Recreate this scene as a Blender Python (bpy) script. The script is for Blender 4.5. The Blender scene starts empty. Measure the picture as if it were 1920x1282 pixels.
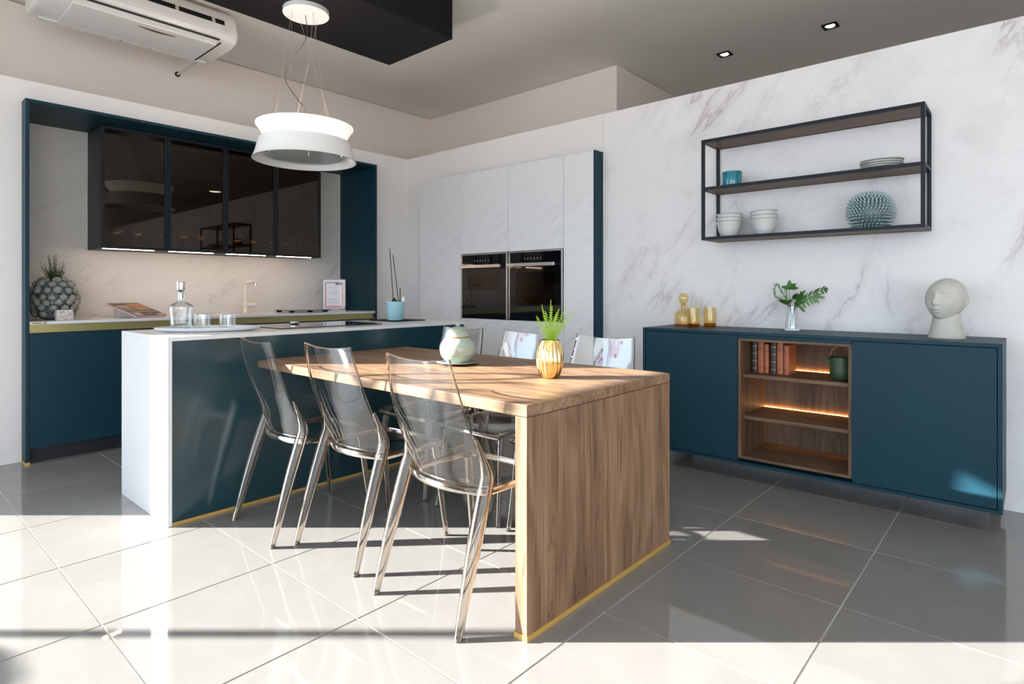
import bpy, bmesh, math, random
from mathutils import Vector, Matrix

random.seed(7)
S = bpy.context.scene
COL = S.collection
R = math.radians

# ------------------------------------------------------------------ camera
cam_d = bpy.data.cameras.new('camera'); cam = bpy.data.objects.new('camera', cam_d); COL.objects.link(cam)
cam_d.sensor_fit = 'HORIZONTAL'; cam_d.sensor_width = 36.0; cam_d.lens = 20.706
cam_d.shift_y = -97.0 / 1920.0
cam_d.clip_start = 0.05; cam_d.clip_end = 200
cam.location = (0, 0, 1.13); cam.rotation_euler = (R(90), 0, R(41.528))
S.camera = cam

# ------------------------------------------------------------------ world, sun, exposure
W = bpy.data.worlds.new('sky'); S.world = W; W.use_nodes = True
bg = W.node_tree.nodes['Background']
bg.inputs['Color'].default_value = (0.64, 0.81, 1.0, 1); bg.inputs['Strength'].default_value = 2.5
SUN_EL = R(20.0); SUN_AZ = Vector((math.cos(R(41.528)), math.sin(R(41.528)), 0))
sun_d = bpy.data.lights.new('sun', 'SUN'); sun_d.energy = 15.0; sun_d.angle = R(0.53); sun_d.color = (1.0, 0.972, 0.93)
sun = bpy.data.objects.new('sun', sun_d); COL.objects.link(sun)
sdir = SUN_AZ * math.cos(SUN_EL) - Vector((0, 0, math.sin(SUN_EL)))
sun.rotation_euler = sdir.to_track_quat('-Z', 'Y').to_euler(); sun.location = (-8, -6, 6)
S.view_settings.view_transform = 'Standard'; S.view_settings.look = 'None'
S.view_settings.exposure = 1.12; S.view_settings.gamma = 1.0; S.view_settings.use_curve_mapping = False
S.cycles.max_bounces = 14; S.cycles.transparent_max_bounces = 24; S.cycles.transmission_bounces = 14
S.cycles.glossy_bounces = 6; S.cycles.diffuse_bounces = 5
S.cycles.caustics_refractive = False; S.cycles.caustics_reflective = False
S.cycles.sample_clamp_indirect = 8.0
S.cycles.use_denoising = True

# ------------------------------------------------------------------ materials
def new_mat(name):
    m = bpy.data.materials.new(name); m.use_nodes = True
    nt = m.node_tree; b = nt.nodes['Principled BSDF']
    return m, nt, b
def N(nt, t, **kw):
    n = nt.nodes.new(t)
    for k, v in kw.items(): setattr(n, k, v)
    return n
def c4(c): return (c[0], c[1], c[2], 1)
def plain(name, col, rough=0.5, metal=0.0, spec=0.5, emit=None, es=0.0, noise=0.0, nscale=40, bump=0.0, trans=0.0, sheen=0.0, coat=0.0):
    m, nt, b = new_mat(name)
    b.inputs['Base Color'].default_value = c4(col); b.inputs['Roughness'].default_value = rough
    b.inputs['Metallic'].default_value = metal; b.inputs['Specular IOR Level'].default_value = spec
    if coat: b.inputs['Coat Weight'].default_value = coat; b.inputs['Coat Roughness'].default_value = 0.05
    if emit:
        b.inputs['Emission Color'].default_value = c4(emit); b.inputs['Emission Strength'].default_value = es
    if noise or bump:
        tc = N(nt, 'ShaderNodeTexCoord'); nz = N(nt, 'ShaderNodeTexNoise'); nz.inputs['Scale'].default_value = nscale
        nz.inputs['Detail'].default_value = 5
        nt.links.new(tc.outputs['Object'], nz.inputs['Vector'])
        if noise:
            mx = N(nt, 'ShaderNodeMix', data_type='RGBA')
            mx.inputs[6].default_value = c4([x * (1 - noise) for x in col]); mx.inputs[7].default_value = c4([min(1, x * (1 + noise)) for x in col])
            nt.links.new(nz.outputs['Fac'], mx.inputs[0]); nt.links.new(mx.outputs[2], b.inputs['Base Color'])
        if bump:
            bp = N(nt, 'ShaderNodeBump'); bp.inputs['Strength'].default_value = bump; bp.inputs['Distance'].default_value = 0.01
            nt.links.new(nz.outputs['Fac'], bp.inputs['Height']); nt.links.new(bp.outputs['Normal'], b.inputs['Normal'])
    return m
def ramp(nt, fac, stops):
    r = N(nt, 'ShaderNodeValToRGB'); e = r.color_ramp.elements
    while len(e) < len(stops): e.new(0.5)
    for i, (p, c) in enumerate(stops): e[i].position = p; e[i].color = c4(c)
    nt.links.new(fac, r.inputs['Fac']); return r.outputs['Color']
def mapping(nt, scale=(1, 1, 1), rot=(0, 0, 0), coord='Object', loc=(0, 0, 0)):
    tc = N(nt, 'ShaderNodeTexCoord'); mp = N(nt, 'ShaderNodeMapping')
    mp.inputs['Scale'].default_value = scale; mp.inputs['Rotation'].default_value = rot; mp.inputs['Location'].default_value = loc
    nt.links.new(tc.outputs[coord], mp.inputs['Vector']); return mp.outputs['Vector']
def noise(nt, vec, scale, detail=6, rough=0.55, dist=0.0):
    n = N(nt, 'ShaderNodeTexNoise'); n.inputs['Scale'].default_value = scale; n.inputs['Detail'].default_value = detail
    n.inputs['Roughness'].default_value = rough; n.inputs['Distortion'].default_value = dist
    nt.links.new(vec, n.inputs['Vector']); return n.outputs['Fac']
def math_n(nt, op, a, b=None, clamp=False):
    n = N(nt, 'ShaderNodeMath', operation=op); n.use_clamp = clamp
    for i, v in enumerate((a, b)):
        if v is None: continue
        if isinstance(v, (int, float)): n.inputs[i].default_value = v
        else: nt.links.new(v, n.inputs[i])
    return n.outputs[0]
def mixc(nt, fac, a, b):
    m = N(nt, 'ShaderNodeMix', data_type='RGBA')
    for s, v in ((0, fac), (6, a), (7, b)):
        if isinstance(v, (int, float)): m.inputs[s].default_value = v
        elif isinstance(v, tuple): m.inputs[s].default_value = c4(v)
        else: nt.links.new(v, m.inputs[s])
    return m.outputs[2]

def wood(name, axis, tone=1.0, rough=0.42):
    """oak laminate, grain along 'x', 'y' or 'z'"""
    m, nt, b = new_mat(name)
    i = 'xyz'.index(axis)
    sc = [9.0, 9.0, 9.0]; sc[i] = 0.55
    v = mapping(nt, tuple(sc))
    g1 = noise(nt, v, 2.2, 8, 0.62, 0.9)
    sc2 = [70.0] * 3; sc2[i] = 2.2
    g2 = noise(nt, mapping(nt, tuple(sc2)), 1.6, 4, 0.6)
    sc3 = [5.5] * 3; sc3[i] = 0.05
    band = noise(nt, mapping(nt, tuple(sc3), loc=(3.1, 1.7, 0.4)), 1.7, 1, 0.3)
    sc5 = [2.6] * 3; sc5[i] = 0.42
    low = noise(nt, mapping(nt, tuple(sc5), loc=(4.2, 0.9, 7.7)), 1.3, 2, 0.4, 0.2)
    rings = math_n(nt, 'ADD', math_n(nt, 'MULTIPLY', math_n(nt, 'SINE', math_n(nt, 'MULTIPLY', low, 95.0)), 0.5), 0.5)
    f = math_n(nt, 'ADD', math_n(nt, 'MULTIPLY', g1, 0.36), math_n(nt, 'MULTIPLY', g2, 0.34))
    f = math_n(nt, 'ADD', f, math_n(nt, 'MULTIPLY', band, 0.22))
    f = math_n(nt, 'ADD', f, math_n(nt, 'MULTIPLY', rings, 0.07))
    t = tone
    col = ramp(nt, f, [(0.36, (0.105 * t, 0.057 * t, 0.031 * t)), (0.46, (0.19 * t, 0.110 * t, 0.062 * t)),
                       (0.56, (0.275 * t, 0.168 * t, 0.098 * t)), (0.70, (0.35 * t, 0.228 * t, 0.142 * t))])
    # dark cracks along the grain
    sc4 = [3.2] * 3; sc4[i] = 0.35
    cr = noise(nt, mapping(nt, tuple(sc4), loc=(0.3, 5.1, 2.2)), 2.4, 7, 0.6, 0.5)
    cr = math_n(nt, 'ABSOLUTE', math_n(nt, 'SUBTRACT', cr, 0.5))
    crk = math_n(nt, 'LESS_THAN', cr, 0.006)
    msk = math_n(nt, 'GREATER_THAN', noise(nt, mapping(nt, (2, 2, 2), loc=(9, 4, 1)), 1.2, 2), 0.55)
    col = mixc(nt, math_n(nt, 'MULTIPLY', math_n(nt, 'MULTIPLY', crk, msk), 0.45), col, (0.05, 0.03, 0.02))
    nt.links.new(col, b.inputs['Base Color'])
    b.inputs['Roughness'].default_value = rough; b.inputs['Specular IOR Level'].default_value = 0.4
    bp = N(nt, 'ShaderNodeBump'); bp.inputs['Strength'].default_value = 0.12; bp.inputs['Distance'].default_value = 0.004
    nt.links.new(g2, bp.inputs['Height']); nt.links.new(bp.outputs['Normal'], b.inputs['Normal'])
    return m

def marble_streak(name, rot, base=(0.80, 0.79, 0.785), vein=(0.45, 0.42, 0.43), rough=0.35, loc=(0, 0, 0), coverage=0.5, width=0.02):
    m, nt, b = new_mat(name)
    v = mapping(nt, (1, 1, 1), rot=rot, loc=loc)
    mp = N(nt, 'ShaderNodeMapping'); mp.inputs['Scale'].default_value = (0.35, 0.35, 3.2); nt.links.new(v, mp.inputs['Vector'])
    v2 = mp.outputs['Vector']
    n1 = noise(nt, v2, 1.6, 7, 0.6, 0.6)
    rid = math_n(nt, 'ABSOLUTE', math_n(nt, 'SUBTRACT', n1, 0.5))
    line = math_n(nt, 'SUBTRACT', 1.0, math_n(nt, 'DIVIDE', rid, width), True)
    msk = noise(nt, v, 1.9, 3, 0.5)
    msk = math_n(nt, 'MULTIPLY', math_n(nt, 'SUBTRACT', msk, coverage), 5.0, True)
    line = math_n(nt, 'MULTIPLY', line, msk)
    soft = noise(nt, v2, 3.5, 6, 0.65, 0.3)
    soft = math_n(nt, 'MULTIPLY', math_n(nt, 'SUBTRACT', soft, 0.5), 0.7, True)
    f = math_n(nt, 'ADD', math_n(nt, 'MULTIPLY', line, 0.55), soft, True)
    nt.links.new(mixc(nt, f, base, vein), b.inputs['Base Color'])
    b.inputs['Roughness'].default_value = rough; b.inputs['Specular IOR Level'].default_value = 0.35
    return m

def marble_paper(name):
    m, nt, b = new_mat(name)
    v = mapping(nt, (1, 1, 1), rot=(0, R(-32), 0), loc=(0.6, 0, 0.35))
    mp = N(nt, 'ShaderNodeMapping'); mp.inputs['Scale'].default_value = (2.0, 1, 0.75); nt.links.new(v, mp.inputs['Vector'])
    n1 = noise(nt, mp.outputs['Vector'], 0.95, 9, 0.58, 0.45)
    rid = math_n(nt, 'ABSOLUTE', math_n(nt, 'SUBTRACT', n1, 0.5))
    line = math_n(nt, 'POWER', math_n(nt, 'SUBTRACT', 1.0, math_n(nt, 'DIVIDE', rid, 0.016), True), 1.4)
    msk = math_n(nt, 'MULTIPLY', math_n(nt, 'SUBTRACT', noise(nt, v, 1.7, 4, 0.6), 0.41), 5.0, True)
    line = math_n(nt, 'MULTIPLY', line, msk)
    halo = math_n(nt, 'SUBTRACT', 1.0, math_n(nt, 'DIVIDE', rid, 0.075), True)
    grain = noise(nt, v, 26, 6, 0.7)
    halo = math_n(nt, 'MULTIPLY', math_n(nt, 'MULTIPLY', halo, grain), msk)
    soft = math_n(nt, 'MULTIPLY', math_n(nt, 'SUBTRACT', noise(nt, v, 2.6, 7, 0.7), 0.52), 0.9, True)
    f = math_n(nt, 'ADD', math_n(nt, 'MULTIPLY', line, 0.42), math_n(nt, 'MULTIPLY', halo, 0.40))
    f = math_n(nt, 'ADD', f, soft, True)
    nt.links.new(mixc(nt, f, (0.80, 0.785, 0.785), (0.36, 0.30, 0.33)), b.inputs['Base Color'])
    b.inputs['Roughness'].default_value = 0.55; b.inputs['Specular IOR Level'].default_value = 0.25
    return m

def sheet_glass(name, tint, gloss=(1, 1, 1), base=0.05, power=4.0, rough=0.0):
    """thin clear sheet: straight-through transmission with a grazing-angle mirror"""
    m = bpy.data.materials.new(name); m.use_nodes = True; nt = m.node_tree; nt.nodes.clear()
    out = N(nt, 'ShaderNodeOutputMaterial'); tr = N(nt, 'ShaderNodeBsdfTransparent'); gl = N(nt, 'ShaderNodeBsdfGlossy')
    tr.inputs['Color'].default_value = c4(tint); gl.inputs['Color'].default_value = c4(gloss); gl.inputs['Roughness'].default_value = rough
    lw = N(nt, 'ShaderNodeLayerWeight'); lw.inputs['Blend'].default_value = 0.5
    p = math_n(nt, 'POWER', lw.outputs['Facing'], power)
    fac = math_n(nt, 'ADD', math_n(nt, 'MULTIPLY', p, 1 - base), base, True)
    mx = N(nt, 'ShaderNodeMixShader'); nt.links.new(fac, mx.inputs[0]); nt.links.new(tr.outputs[0], mx.inputs[1]); nt.links.new(gl.outputs[0], mx.inputs[2])
    nt.links.new(mx.outputs[0], out.inputs['Surface'])
    return m
def solid_glass(name, col, ior=1.49, rough=0.0):
    m = bpy.data.materials.new(name); m.use_nodes = True; nt = m.node_tree; nt.nodes.clear()
    out = N(nt, 'ShaderNodeOutputMaterial'); g = N(nt, 'ShaderNodeBsdfGlass')
    g.inputs['Color'].default_value = c4(col); g.inputs['IOR'].default_value = ior; g.inputs['Roughness'].default_value = rough
    nt.links.new(g.outputs[0], out.inputs['Surface']); return m
def leaf_mat(name, col, trans=0.4, rough=0.45):
    m = bpy.data.materials.new(name); m.use_nodes = True; nt = m.node_tree; b = nt.nodes['Principled BSDF']; out = nt.nodes['Material Output']
    v = mapping(nt); f = noise(nt, v, 60, 3)
    cc = mixc(nt, f, tuple(x * 0.7 for x in col), tuple(min(1, x * 1.3) for x in col))
    nt.links.new(cc, b.inputs['Base Color']); b.inputs['Roughness'].default_value = rough
    t = N(nt, 'ShaderNodeBsdfTranslucent'); nt.links.new(cc, t.inputs['Color'])
    mx = N(nt, 'ShaderNodeMixShader'); mx.inputs[0].default_value = trans
    nt.links.new(b.outputs[0], mx.inputs[1]); nt.links.new(t.outputs[0], mx.inputs[2]); nt.links.new(mx.outputs[0], out.inputs['Surface'])
    return m
def cloth_film(name, col, trans=0.5):
    return leaf_mat(name, col, trans, 0.6)
def emit(name, col, s):
    m = bpy.data.materials.new(name); m.use_nodes = True; nt = m.node_tree; nt.nodes.clear()
    out = N(nt, 'ShaderNodeOutputMaterial'); e = N(nt, 'ShaderNodeEmission'); e.inputs['Color'].default_value = c4(col); e.inputs['Strength'].default_value = s
    nt.links.new(e.outputs[0], out.inputs['Surface']); return m
def tile_mat():
    m, nt, b = new_mat('floor_tile')
    v = mapping(nt); oi = N(nt, 'ShaderNodeObjectInfo')
    n1 = noise(nt, v, 5, 6, 0.6); n2 = noise(nt, v, 220, 2, 0.5)
    col = mixc(nt, n1, (0.222, 0.215, 0.203), (0.28, 0.272, 0.258))
    sp = math_n(nt, 'MULTIPLY', math_n(nt, 'SUBTRACT', n2, 0.55), 0.7, True)
    col = mixc(nt, sp, col, (0.44, 0.44, 0.43))
    col = mixc(nt, math_n(nt, 'MULTIPLY', oi.outputs['Random'], 0.16), col, (0.18, 0.18, 0.18))
    nt.links.new(col, b.inputs['Base Color'])
    rg = math_n(nt, 'ADD', math_n(nt, 'MULTIPLY', n1, 0.035), 0.018)
    nt.links.new(rg, b.inputs['Roughness']); b.inputs['Specular IOR Level'].default_value = 0.8
    return m
def speckle(name, a, b_, scale, thr=0.55, rough=0.5):
    m, nt, b = new_mat(name); v = mapping(nt)
    n2 = noise(nt, v, scale, 3, 0.6); f = math_n(nt, 'MULTIPLY', math_n(nt, 'SUBTRACT', n2, thr), 14, True)
    nt.links.new(mixc(nt, f, a, b_), b.inputs['Base Color']); b.inputs['Roughness'].default_value = rough
    return m
def glaze(name):
    m, nt, b = new_mat(name)
    v = mapping(nt); vz = mapping(nt, (1.2, 1.2, 22))
    rings = noise(nt, vz, 1.6, 4, 0.6); dots = noise(nt, v, 300, 2, 0.6); patch = noise(nt, v, 14, 4, 0.6)
    col = ramp(nt, rings, [(0.30, (0.17, 0.34, 0.32)), (0.46, (0.32, 0.46, 0.41)), (0.58, (0.44, 0.45, 0.34)), (0.75, (0.27, 0.44, 0.42))])
    f = math_n(nt, 'MULTIPLY', math_n(nt, 'MULTIPLY', math_n(nt, 'SUBTRACT', dots, 0.44), 8, True), math_n(nt, 'MULTIPLY', math_n(nt, 'SUBTRACT', patch, 0.42), 4, True))
    nt.links.new(mixc(nt, math_n(nt, 'MULTIPLY', f, 0.85), col, (0.27, 0.18, 0.09)), b.inputs['Base Color'])
    b.inputs['Roughness'].default_value = 0.22
    bp = N(nt, 'ShaderNodeBump'); bp.inputs['Strength'].default_value = 0.25; bp.inputs['Distance'].default_value = 0.004
    nt.links.new(rings, bp.inputs['Height']); nt.links.new(bp.outputs['Normal'], b.inputs['Normal'])
    return m

M = {}
M['tile'] = tile_mat()
M['grout'] = plain('grout', (0.62, 0.60, 0.56), 0.8)
M['paint'] = plain('white_paint', (0.80, 0.775, 0.765), 0.65, spec=0.25)
M['upper'] = plain('taupe_paint', (0.82, 0.75, 0.70), 0.8, spec=0.2)
M['ceil'] = plain('ceiling_paint', (0.88, 0.85, 0.80), 0.8, spec=0.2, noise=0.04, nscale=1.2)
M['paper'] = marble_paper('marble_wallpaper')
M['splash'] = marble_streak('marble_backsplash', (R(-32), 0, 0), base=(0.70, 0.69, 0.67), vein=(0.33, 0.30, 0.29), loc=(0, 0.4, 0.1), coverage=0.46, width=0.016)
M['lam'] = marble_streak('marble_laminate', (0, R(28), 0), base=(0.80, 0.80, 0.81), vein=(0.46, 0.44, 0.45), loc=(0.3, 0, 0.7), coverage=0.47, width=0.014)
M['teal'] = plain('teal_lacquer', (0.006, 0.036, 0.055), 0.45, spec=0.22, noise=0.08, nscale=3)
M['teal_gloss'] = plain('teal_glass_panel', (0.012, 0.045, 0.058), 0.16, spec=0.5)
M['black'] = plain('black_paint', (0.006, 0.006, 0.007), 0.6, spec=0.2)
M['blackm'] = plain('black_metal', (0.007, 0.012, 0.018), 0.45, spec=0.25)
M['dark'] = plain('dark_cabinet', (0.012, 0.014, 0.018), 0.5)
M['gold'] = plain('brushed_gold', (0.68, 0.42, 0.11), 0.35, 0.35)
M['brass'] = plain('olive_gold_channel', (0.44, 0.38, 0.17), 0.38, 0.75)
M['quartz'] = plain('white_quartz', (0.72, 0.725, 0.73), 0.22, spec=0.45)
M['wood_x'] = wood('oak_grain_x', 'x', 1.25); M['wood_z'] = wood('oak_grain_z', 'z', 1.15); M['wood_y'] = wood('oak_grain_y', 'y')
M['woodd_x'] = wood('smoked_oak_x', 'x', 0.62, 0.5); M['woodd_z'] = wood('smoked_oak_z', 'z', 0.62, 0.5)
M['poly'] = sheet_glass('clear_polycarbonate', (0.93, 0.93, 0.92), base=0.085, power=5.0)
M['polyr'] = solid_glass('smoky_polycarbonate', (0.84, 0.78, 0.71))
M['clear'] = sheet_glass('clear_glass', (0.96, 0.97, 0.975), base=0.06, power=2.6)
M['clear_s'] = solid_glass('solid_clear_glass', (0.97, 0.98, 0.985))
M['acrylic'] = sheet_glass('acrylic', (0.97, 0.97, 0.98), base=0.015, power=5)
M['amber'] = sheet_glass('amber_glass', (0.95, 0.85, 0.60), (1, 0.93, 0.8), base=0.06, power=2.8)
M['amber_d'] = sheet_glass('thick_amber_glass', (0.74, 0.46, 0.12), (1, 0.9, 0.7), base=0.08, power=2.5)
M['smoked'] = sheet_glass('smoked_glass', (0.40, 0.35, 0.30), (1, 0.90, 0.80), base=0.035, power=4.5)
M['steel'] = plain('brushed_steel', (0.62, 0.61, 0.60), 0.28, 0.9)
M['chrome'] = plain('chrome', (0.85, 0.85, 0.85), 0.06, 1.0)
M['oven'] = plain('black_oven_glass', (0.004, 0.004, 0.005), 0.04, spec=0.5)
M['cavity'] = plain('oven_cavity', (0.10, 0.095, 0.085), 0.3)
M['cavity_refl'] = plain('cavity_painted_reflection', (0.40, 0.37, 0.34), 0.35)  # paler than the other cavity: a white reflection painted into the colour
M['hob'] = plain('black_ceramic_glass', (0.005, 0.005, 0.006), 0.03, spec=0.5)
M['white'] = plain('white_plastic', (0.78, 0.765, 0.75), 0.35)
M['shade'] = plain('white_glass_shade', (0.88, 0.87, 0.84), 0.3, emit=(1.0, 0.93, 0.82), es=0.28)
M['band'] = plain('white_enamel', (0.80, 0.80, 0.80), 0.25)
M['ceram'] = plain('offwhite_ceramic', (0.60, 0.63, 0.61), 0.3, noise=0.08, nscale=30)
M['lip'] = plain('painted_gap_shade_lip', (0.30, 0.285, 0.25), 0.4)  # dark lip paints the shaded line between stacked bowls
M['blue'] = plain('turquoise_glaze', (0.010, 0.20, 0.27), 0.08, noise=0.35, nscale=60, coat=0.4)
M['terracotta'] = plain('bare_clay', (0.42, 0.25, 0.16), 0.8)
M['spiky'] = plain('grey_green_glaze', (0.075, 0.115, 0.125), 0.28, noise=0.25, nscale=25)
M['spike'] = plain('pale_grey_green_glaze', (0.40, 0.52, 0.52), 0.25, noise=0.2, nscale=40)
M['arti'] = plain('blue_grey_glaze', (0.105, 0.145, 0.165), 0.25, noise=0.35, nscale=22)
M['arti_tip'] = plain('worn_grey_glaze', (0.30, 0.30, 0.27), 0.5, noise=0.4, nscale=90)
M['terrazzo'] = speckle('speckled_stone', (0.66, 0.62, 0.58), (0.22, 0.18, 0.17), 150, 0.53)
M['concrete'] = plain('pale_concrete', (0.52, 0.51, 0.46), 0.85, noise=0.16, nscale=22, bump=0.35)
M['glaze'] = glaze('celadon_glaze')
M['rim_brown'] = plain('brown_rim', (0.30, 0.16, 0.06), 0.35)
M['goldv'] = plain('polished_gold', (0.95, 0.70, 0.30), 0.08, 1.0)
M['fern'] = leaf_mat('fern_green', (0.42, 0.66, 0.05), 0.35)
M['leaf'] = leaf_mat('leaf_green', (0.055, 0.16, 0.025), 0.25)
M['leaf2'] = leaf_mat('light_leaf_green', (0.13, 0.33, 0.10), 0.3)
M['leafd'] = leaf_mat('dark_leaf_green', (0.022, 0.085, 0.012), 0.2)
M['leaf_h'] = leaf_mat('herb_green', (0.065, 0.22, 0.03), 0.3)
M['stem'] = plain('brown_stem', (0.07, 0.055, 0.035), 0.7)
M['stick'] = plain('dark_stick', (0.030, 0.028, 0.026), 0.6)
M['pot'] = plain('pale_blue_pot', (0.38, 0.66, 0.74), 0.35)
M['paperw'] = plain('white_card', (0.82, 0.80, 0.80), 0.6)
M['ink'] = plain('grey_print', (0.42, 0.42, 0.46), 0.7)
M['inkd'] = plain('dark_print', (0.06, 0.055, 0.07), 0.6)
M['red'] = plain('red_print', (0.55, 0.10, 0.10), 0.6)
M['pink'] = plain('pink_cover', (0.62, 0.42, 0.44), 0.5)
M['cover'] = plain('brown_cover_photo', (0.06, 0.042, 0.034), 0.4, noise=0.6, nscale=18)
M['orange'] = plain('orange_cover_photo', (0.45, 0.19, 0.05), 0.4, noise=0.5, nscale=14)
M['book_d'] = plain('dark_brown_leather', (0.035, 0.020, 0.016), 0.45, noise=0.3, nscale=40)
M['book_o'] = plain('tan_red_leather', (0.40, 0.115, 0.045), 0.5, noise=0.25, nscale=40)
M['page'] = plain('book_pages', (0.60, 0.53, 0.42), 0.8)
M['gilt'] = plain('gilt_band', (0.50, 0.38, 0.22), 0.4, 0.6)
M['teapot'] = plain('dark_green_stoneware', (0.035, 0.065, 0.032), 0.45)
M['handle'] = plain('bent_wood_handle', (0.34, 0.16, 0.05), 0.45)
M['cream'] = plain('cream_composite', (0.78, 0.72, 0.64), 0.4)
M['tray'] = plain('white_tray', (0.83, 0.84, 0.86), 0.3)
M['water'] = sheet_glass('water', (0.93, 0.96, 0.97), base=0.08, power=2.2)
M['led'] = emit('warm_led', (1.0, 0.70, 0.47), 32.0)
M['glint'] = plain('painted_amber_glint', (0.75, 0.45, 0.18), 0.15)  # amber colour painted as the glint at the bowl bottom
M['fill_in'] = emit('cabinet_fill_glow', (1.0, 0.70, 0.40), 14.0)  # glow for the added hidden strips inside the wall cabinets
M['led_o'] = emit('orange_led', (1.0, 0.46, 0.14), 14.0)
M['lamp'] = emit('halogen', (1.0, 0.90, 0.75), 8.0)
M['film'] = cloth_film('sun_mask_film', (0.76, 0.84, 0.92), 0.8)  # for unseen films added to shape the sunlight
M['film_red'] = cloth_film('banner_red', (0.62, 0.05, 0.10), 0.7)
M['pave'] = plain('pavement', (0.45, 0.43, 0.40), 0.9)
M['logo'] = plain('brown_lens', (0.16, 0.065, 0.012), 0.3)
M['seam'] = plain('dark_seam', (0.03, 0.028, 0.026), 0.8)
M['inner'] = plain('grey_metal_inner', (0.16, 0.14, 0.13), 0.25, 0.7)
M['disc'] = plain('disc_painted_reflection', (0.42, 0.47, 0.46), 0.12)  # pale grey paints a white reflection into the glass colour
M['wire'] = plain('steel_wire', (0.45, 0.40, 0.36), 0.4, 0.5)

# ------------------------------------------------------------------ mesh builder
class MB:
    def __init__(s): s.v = []; s.f = []; s.m = []
    def add(s, vs, fs, mi=0):
        o = len(s.v); s.v += [Vector(p) for p in vs]; s.f += [tuple(i + o for i in f) for f in fs]; s.m += [mi] * len(fs); return s
    def box(s, x0, x1, y0, y1, z0, z1, mi=0):
        vs = [(x0, y0, z0), (x1, y0, z0), (x1, y1, z0), (x0, y1, z0), (x0, y0, z1), (x1, y0, z1), (x1, y1, z1), (x0, y1, z1)]
        return s.add(vs, [(0, 3, 2, 1), (4, 5, 6, 7), (0, 1, 5, 4), (1, 2, 6, 5), (2, 3, 7, 6), (3, 0, 4, 7)], mi)
    def prism(s, poly, axis, a, b, mi=0):
        n = len(poly); vs = []
        for h in (a, b):
            for p in poly:
                q = {'x': (h, p[0], p[1]), 'y': (p[0], h, p[1]), 'z': (p[0], p[1], h)}[axis]; vs.append(q)
        fs = [tuple(range(n))[::-1], tuple(range(n, 2 * n))] + [(i, (i + 1) % n, n + (i + 1) % n, n + i) for i in range(n)]
        return s.add(vs, fs, mi)
    def lathe(s, prof, c=(0, 0, 0), seg=32, mi=0, cap=(True, True), fn=None):
        vs = []; fs = []; n = len(prof)
        for r, z in prof:
            for k in range(seg):
                a = 2 * math.pi * k / seg; rr = r * (fn(a, z) if fn else 1)
                vs.append((c[0] + rr * math.cos(a), c[1] + rr * math.sin(a), c[2] + z))
        for i in range(n - 1):
            for k in range(seg):
                k2 = (k + 1) % seg; fs.append((i * seg + k, i * seg + k2, (i + 1) * seg + k2, (i + 1) * seg + k))
        if cap[0]: fs.append(tuple(range(seg))[::-1])
        if cap[1]: fs.append(tuple(range((n - 1) * seg, n * seg)))
        return s.add(vs, fs, mi)
    def tube(s, path, rad, seg=8, mi=0, caps=True, squash=None):
        path = [Vector(p) for p in path]; n = len(path)
        rad = [rad] * n if isinstance(rad, (int, float)) else rad
        vs = []; fs = []; up = None
        for i in range(n):
            t = (path[min(i + 1, n - 1)] - path[max(i - 1, 0)]).normalized()
            if up is None:
                up = Vector((0, 0, 1)) if abs(t.z) < 0.9 else Vector((1, 0, 0))
            x = t.cross(up).normalized(); y = x.cross(t).normalized(); up = y
            for k in range(seg):
                a = 2 * math.pi * (k + 0.5) / seg
                sx, sy = (squash if squash else (1, 1))
                vs.append(path[i] + x * math.cos(a) * rad[i] * sx + y * math.sin(a) * rad[i] * sy)
        for i in range(n - 1):
            for k in range(seg):
                k2 = (k + 1) % seg; fs.append((i * seg + k, i * seg + k2, (i + 1) * seg + k2, (i + 1) * seg + k))
        if caps: fs.append(tuple(range(seg))[::-1]); fs.append(tuple(range((n - 1) * seg, n * seg)))
        return s.add(vs, fs, mi)
    def ball(s, c, r, seg=16, rings=10, mi=0):
        r = (r, r, r) if isinstance(r, (int, float)) else r
        vs = [(c[0], c[1], c[2] - r[2])]; fs = []
        for i in range(1, rings):
            p = -math.pi / 2 + math.pi * i / rings
            for k in range(seg):
                a = 2 * math.pi * k / seg
                vs.append((c[0] + r[0] * math.cos(p) * math.cos(a), c[1] + r[1] * math.cos(p) * math.sin(a), c[2] + r[2] * math.sin(p)))
        vs.append((c[0], c[1], c[2] + r[2])); L = len(vs) - 1
        for k in range(seg):
            k2 = (k + 1) % seg; fs.append((0, 1 + k2, 1 + k)); fs.append((L, 1 + (rings - 2) * seg + k, 1 + (rings - 2) * seg + k2))
            for i in range(rings - 2): fs.append((1 + i * seg + k, 1 + i * seg + k2, 1 + (i + 1) * seg + k2, 1 + (i + 1) * seg + k))
        return s.add(vs, fs, mi)
    def grid(s, fn, nu, nv, mi=0):
        vs = [fn(i / nu, j / nv) for j in range(nv + 1) for i in range(nu + 1)]
        fs = [(j * (nu + 1) + i, j * (nu + 1) + i + 1, (j + 1) * (nu + 1) + i + 1, (j + 1) * (nu + 1) + i) for j in range(nv) for i in range(nu)]
        return s.add(vs, fs, mi)
    def xf(s, mat):
        s.v = [mat @ v for v in s.v]; return s
    def join(s, o, mi=0):
        return s.add(o.v, o.f, mi)

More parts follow.
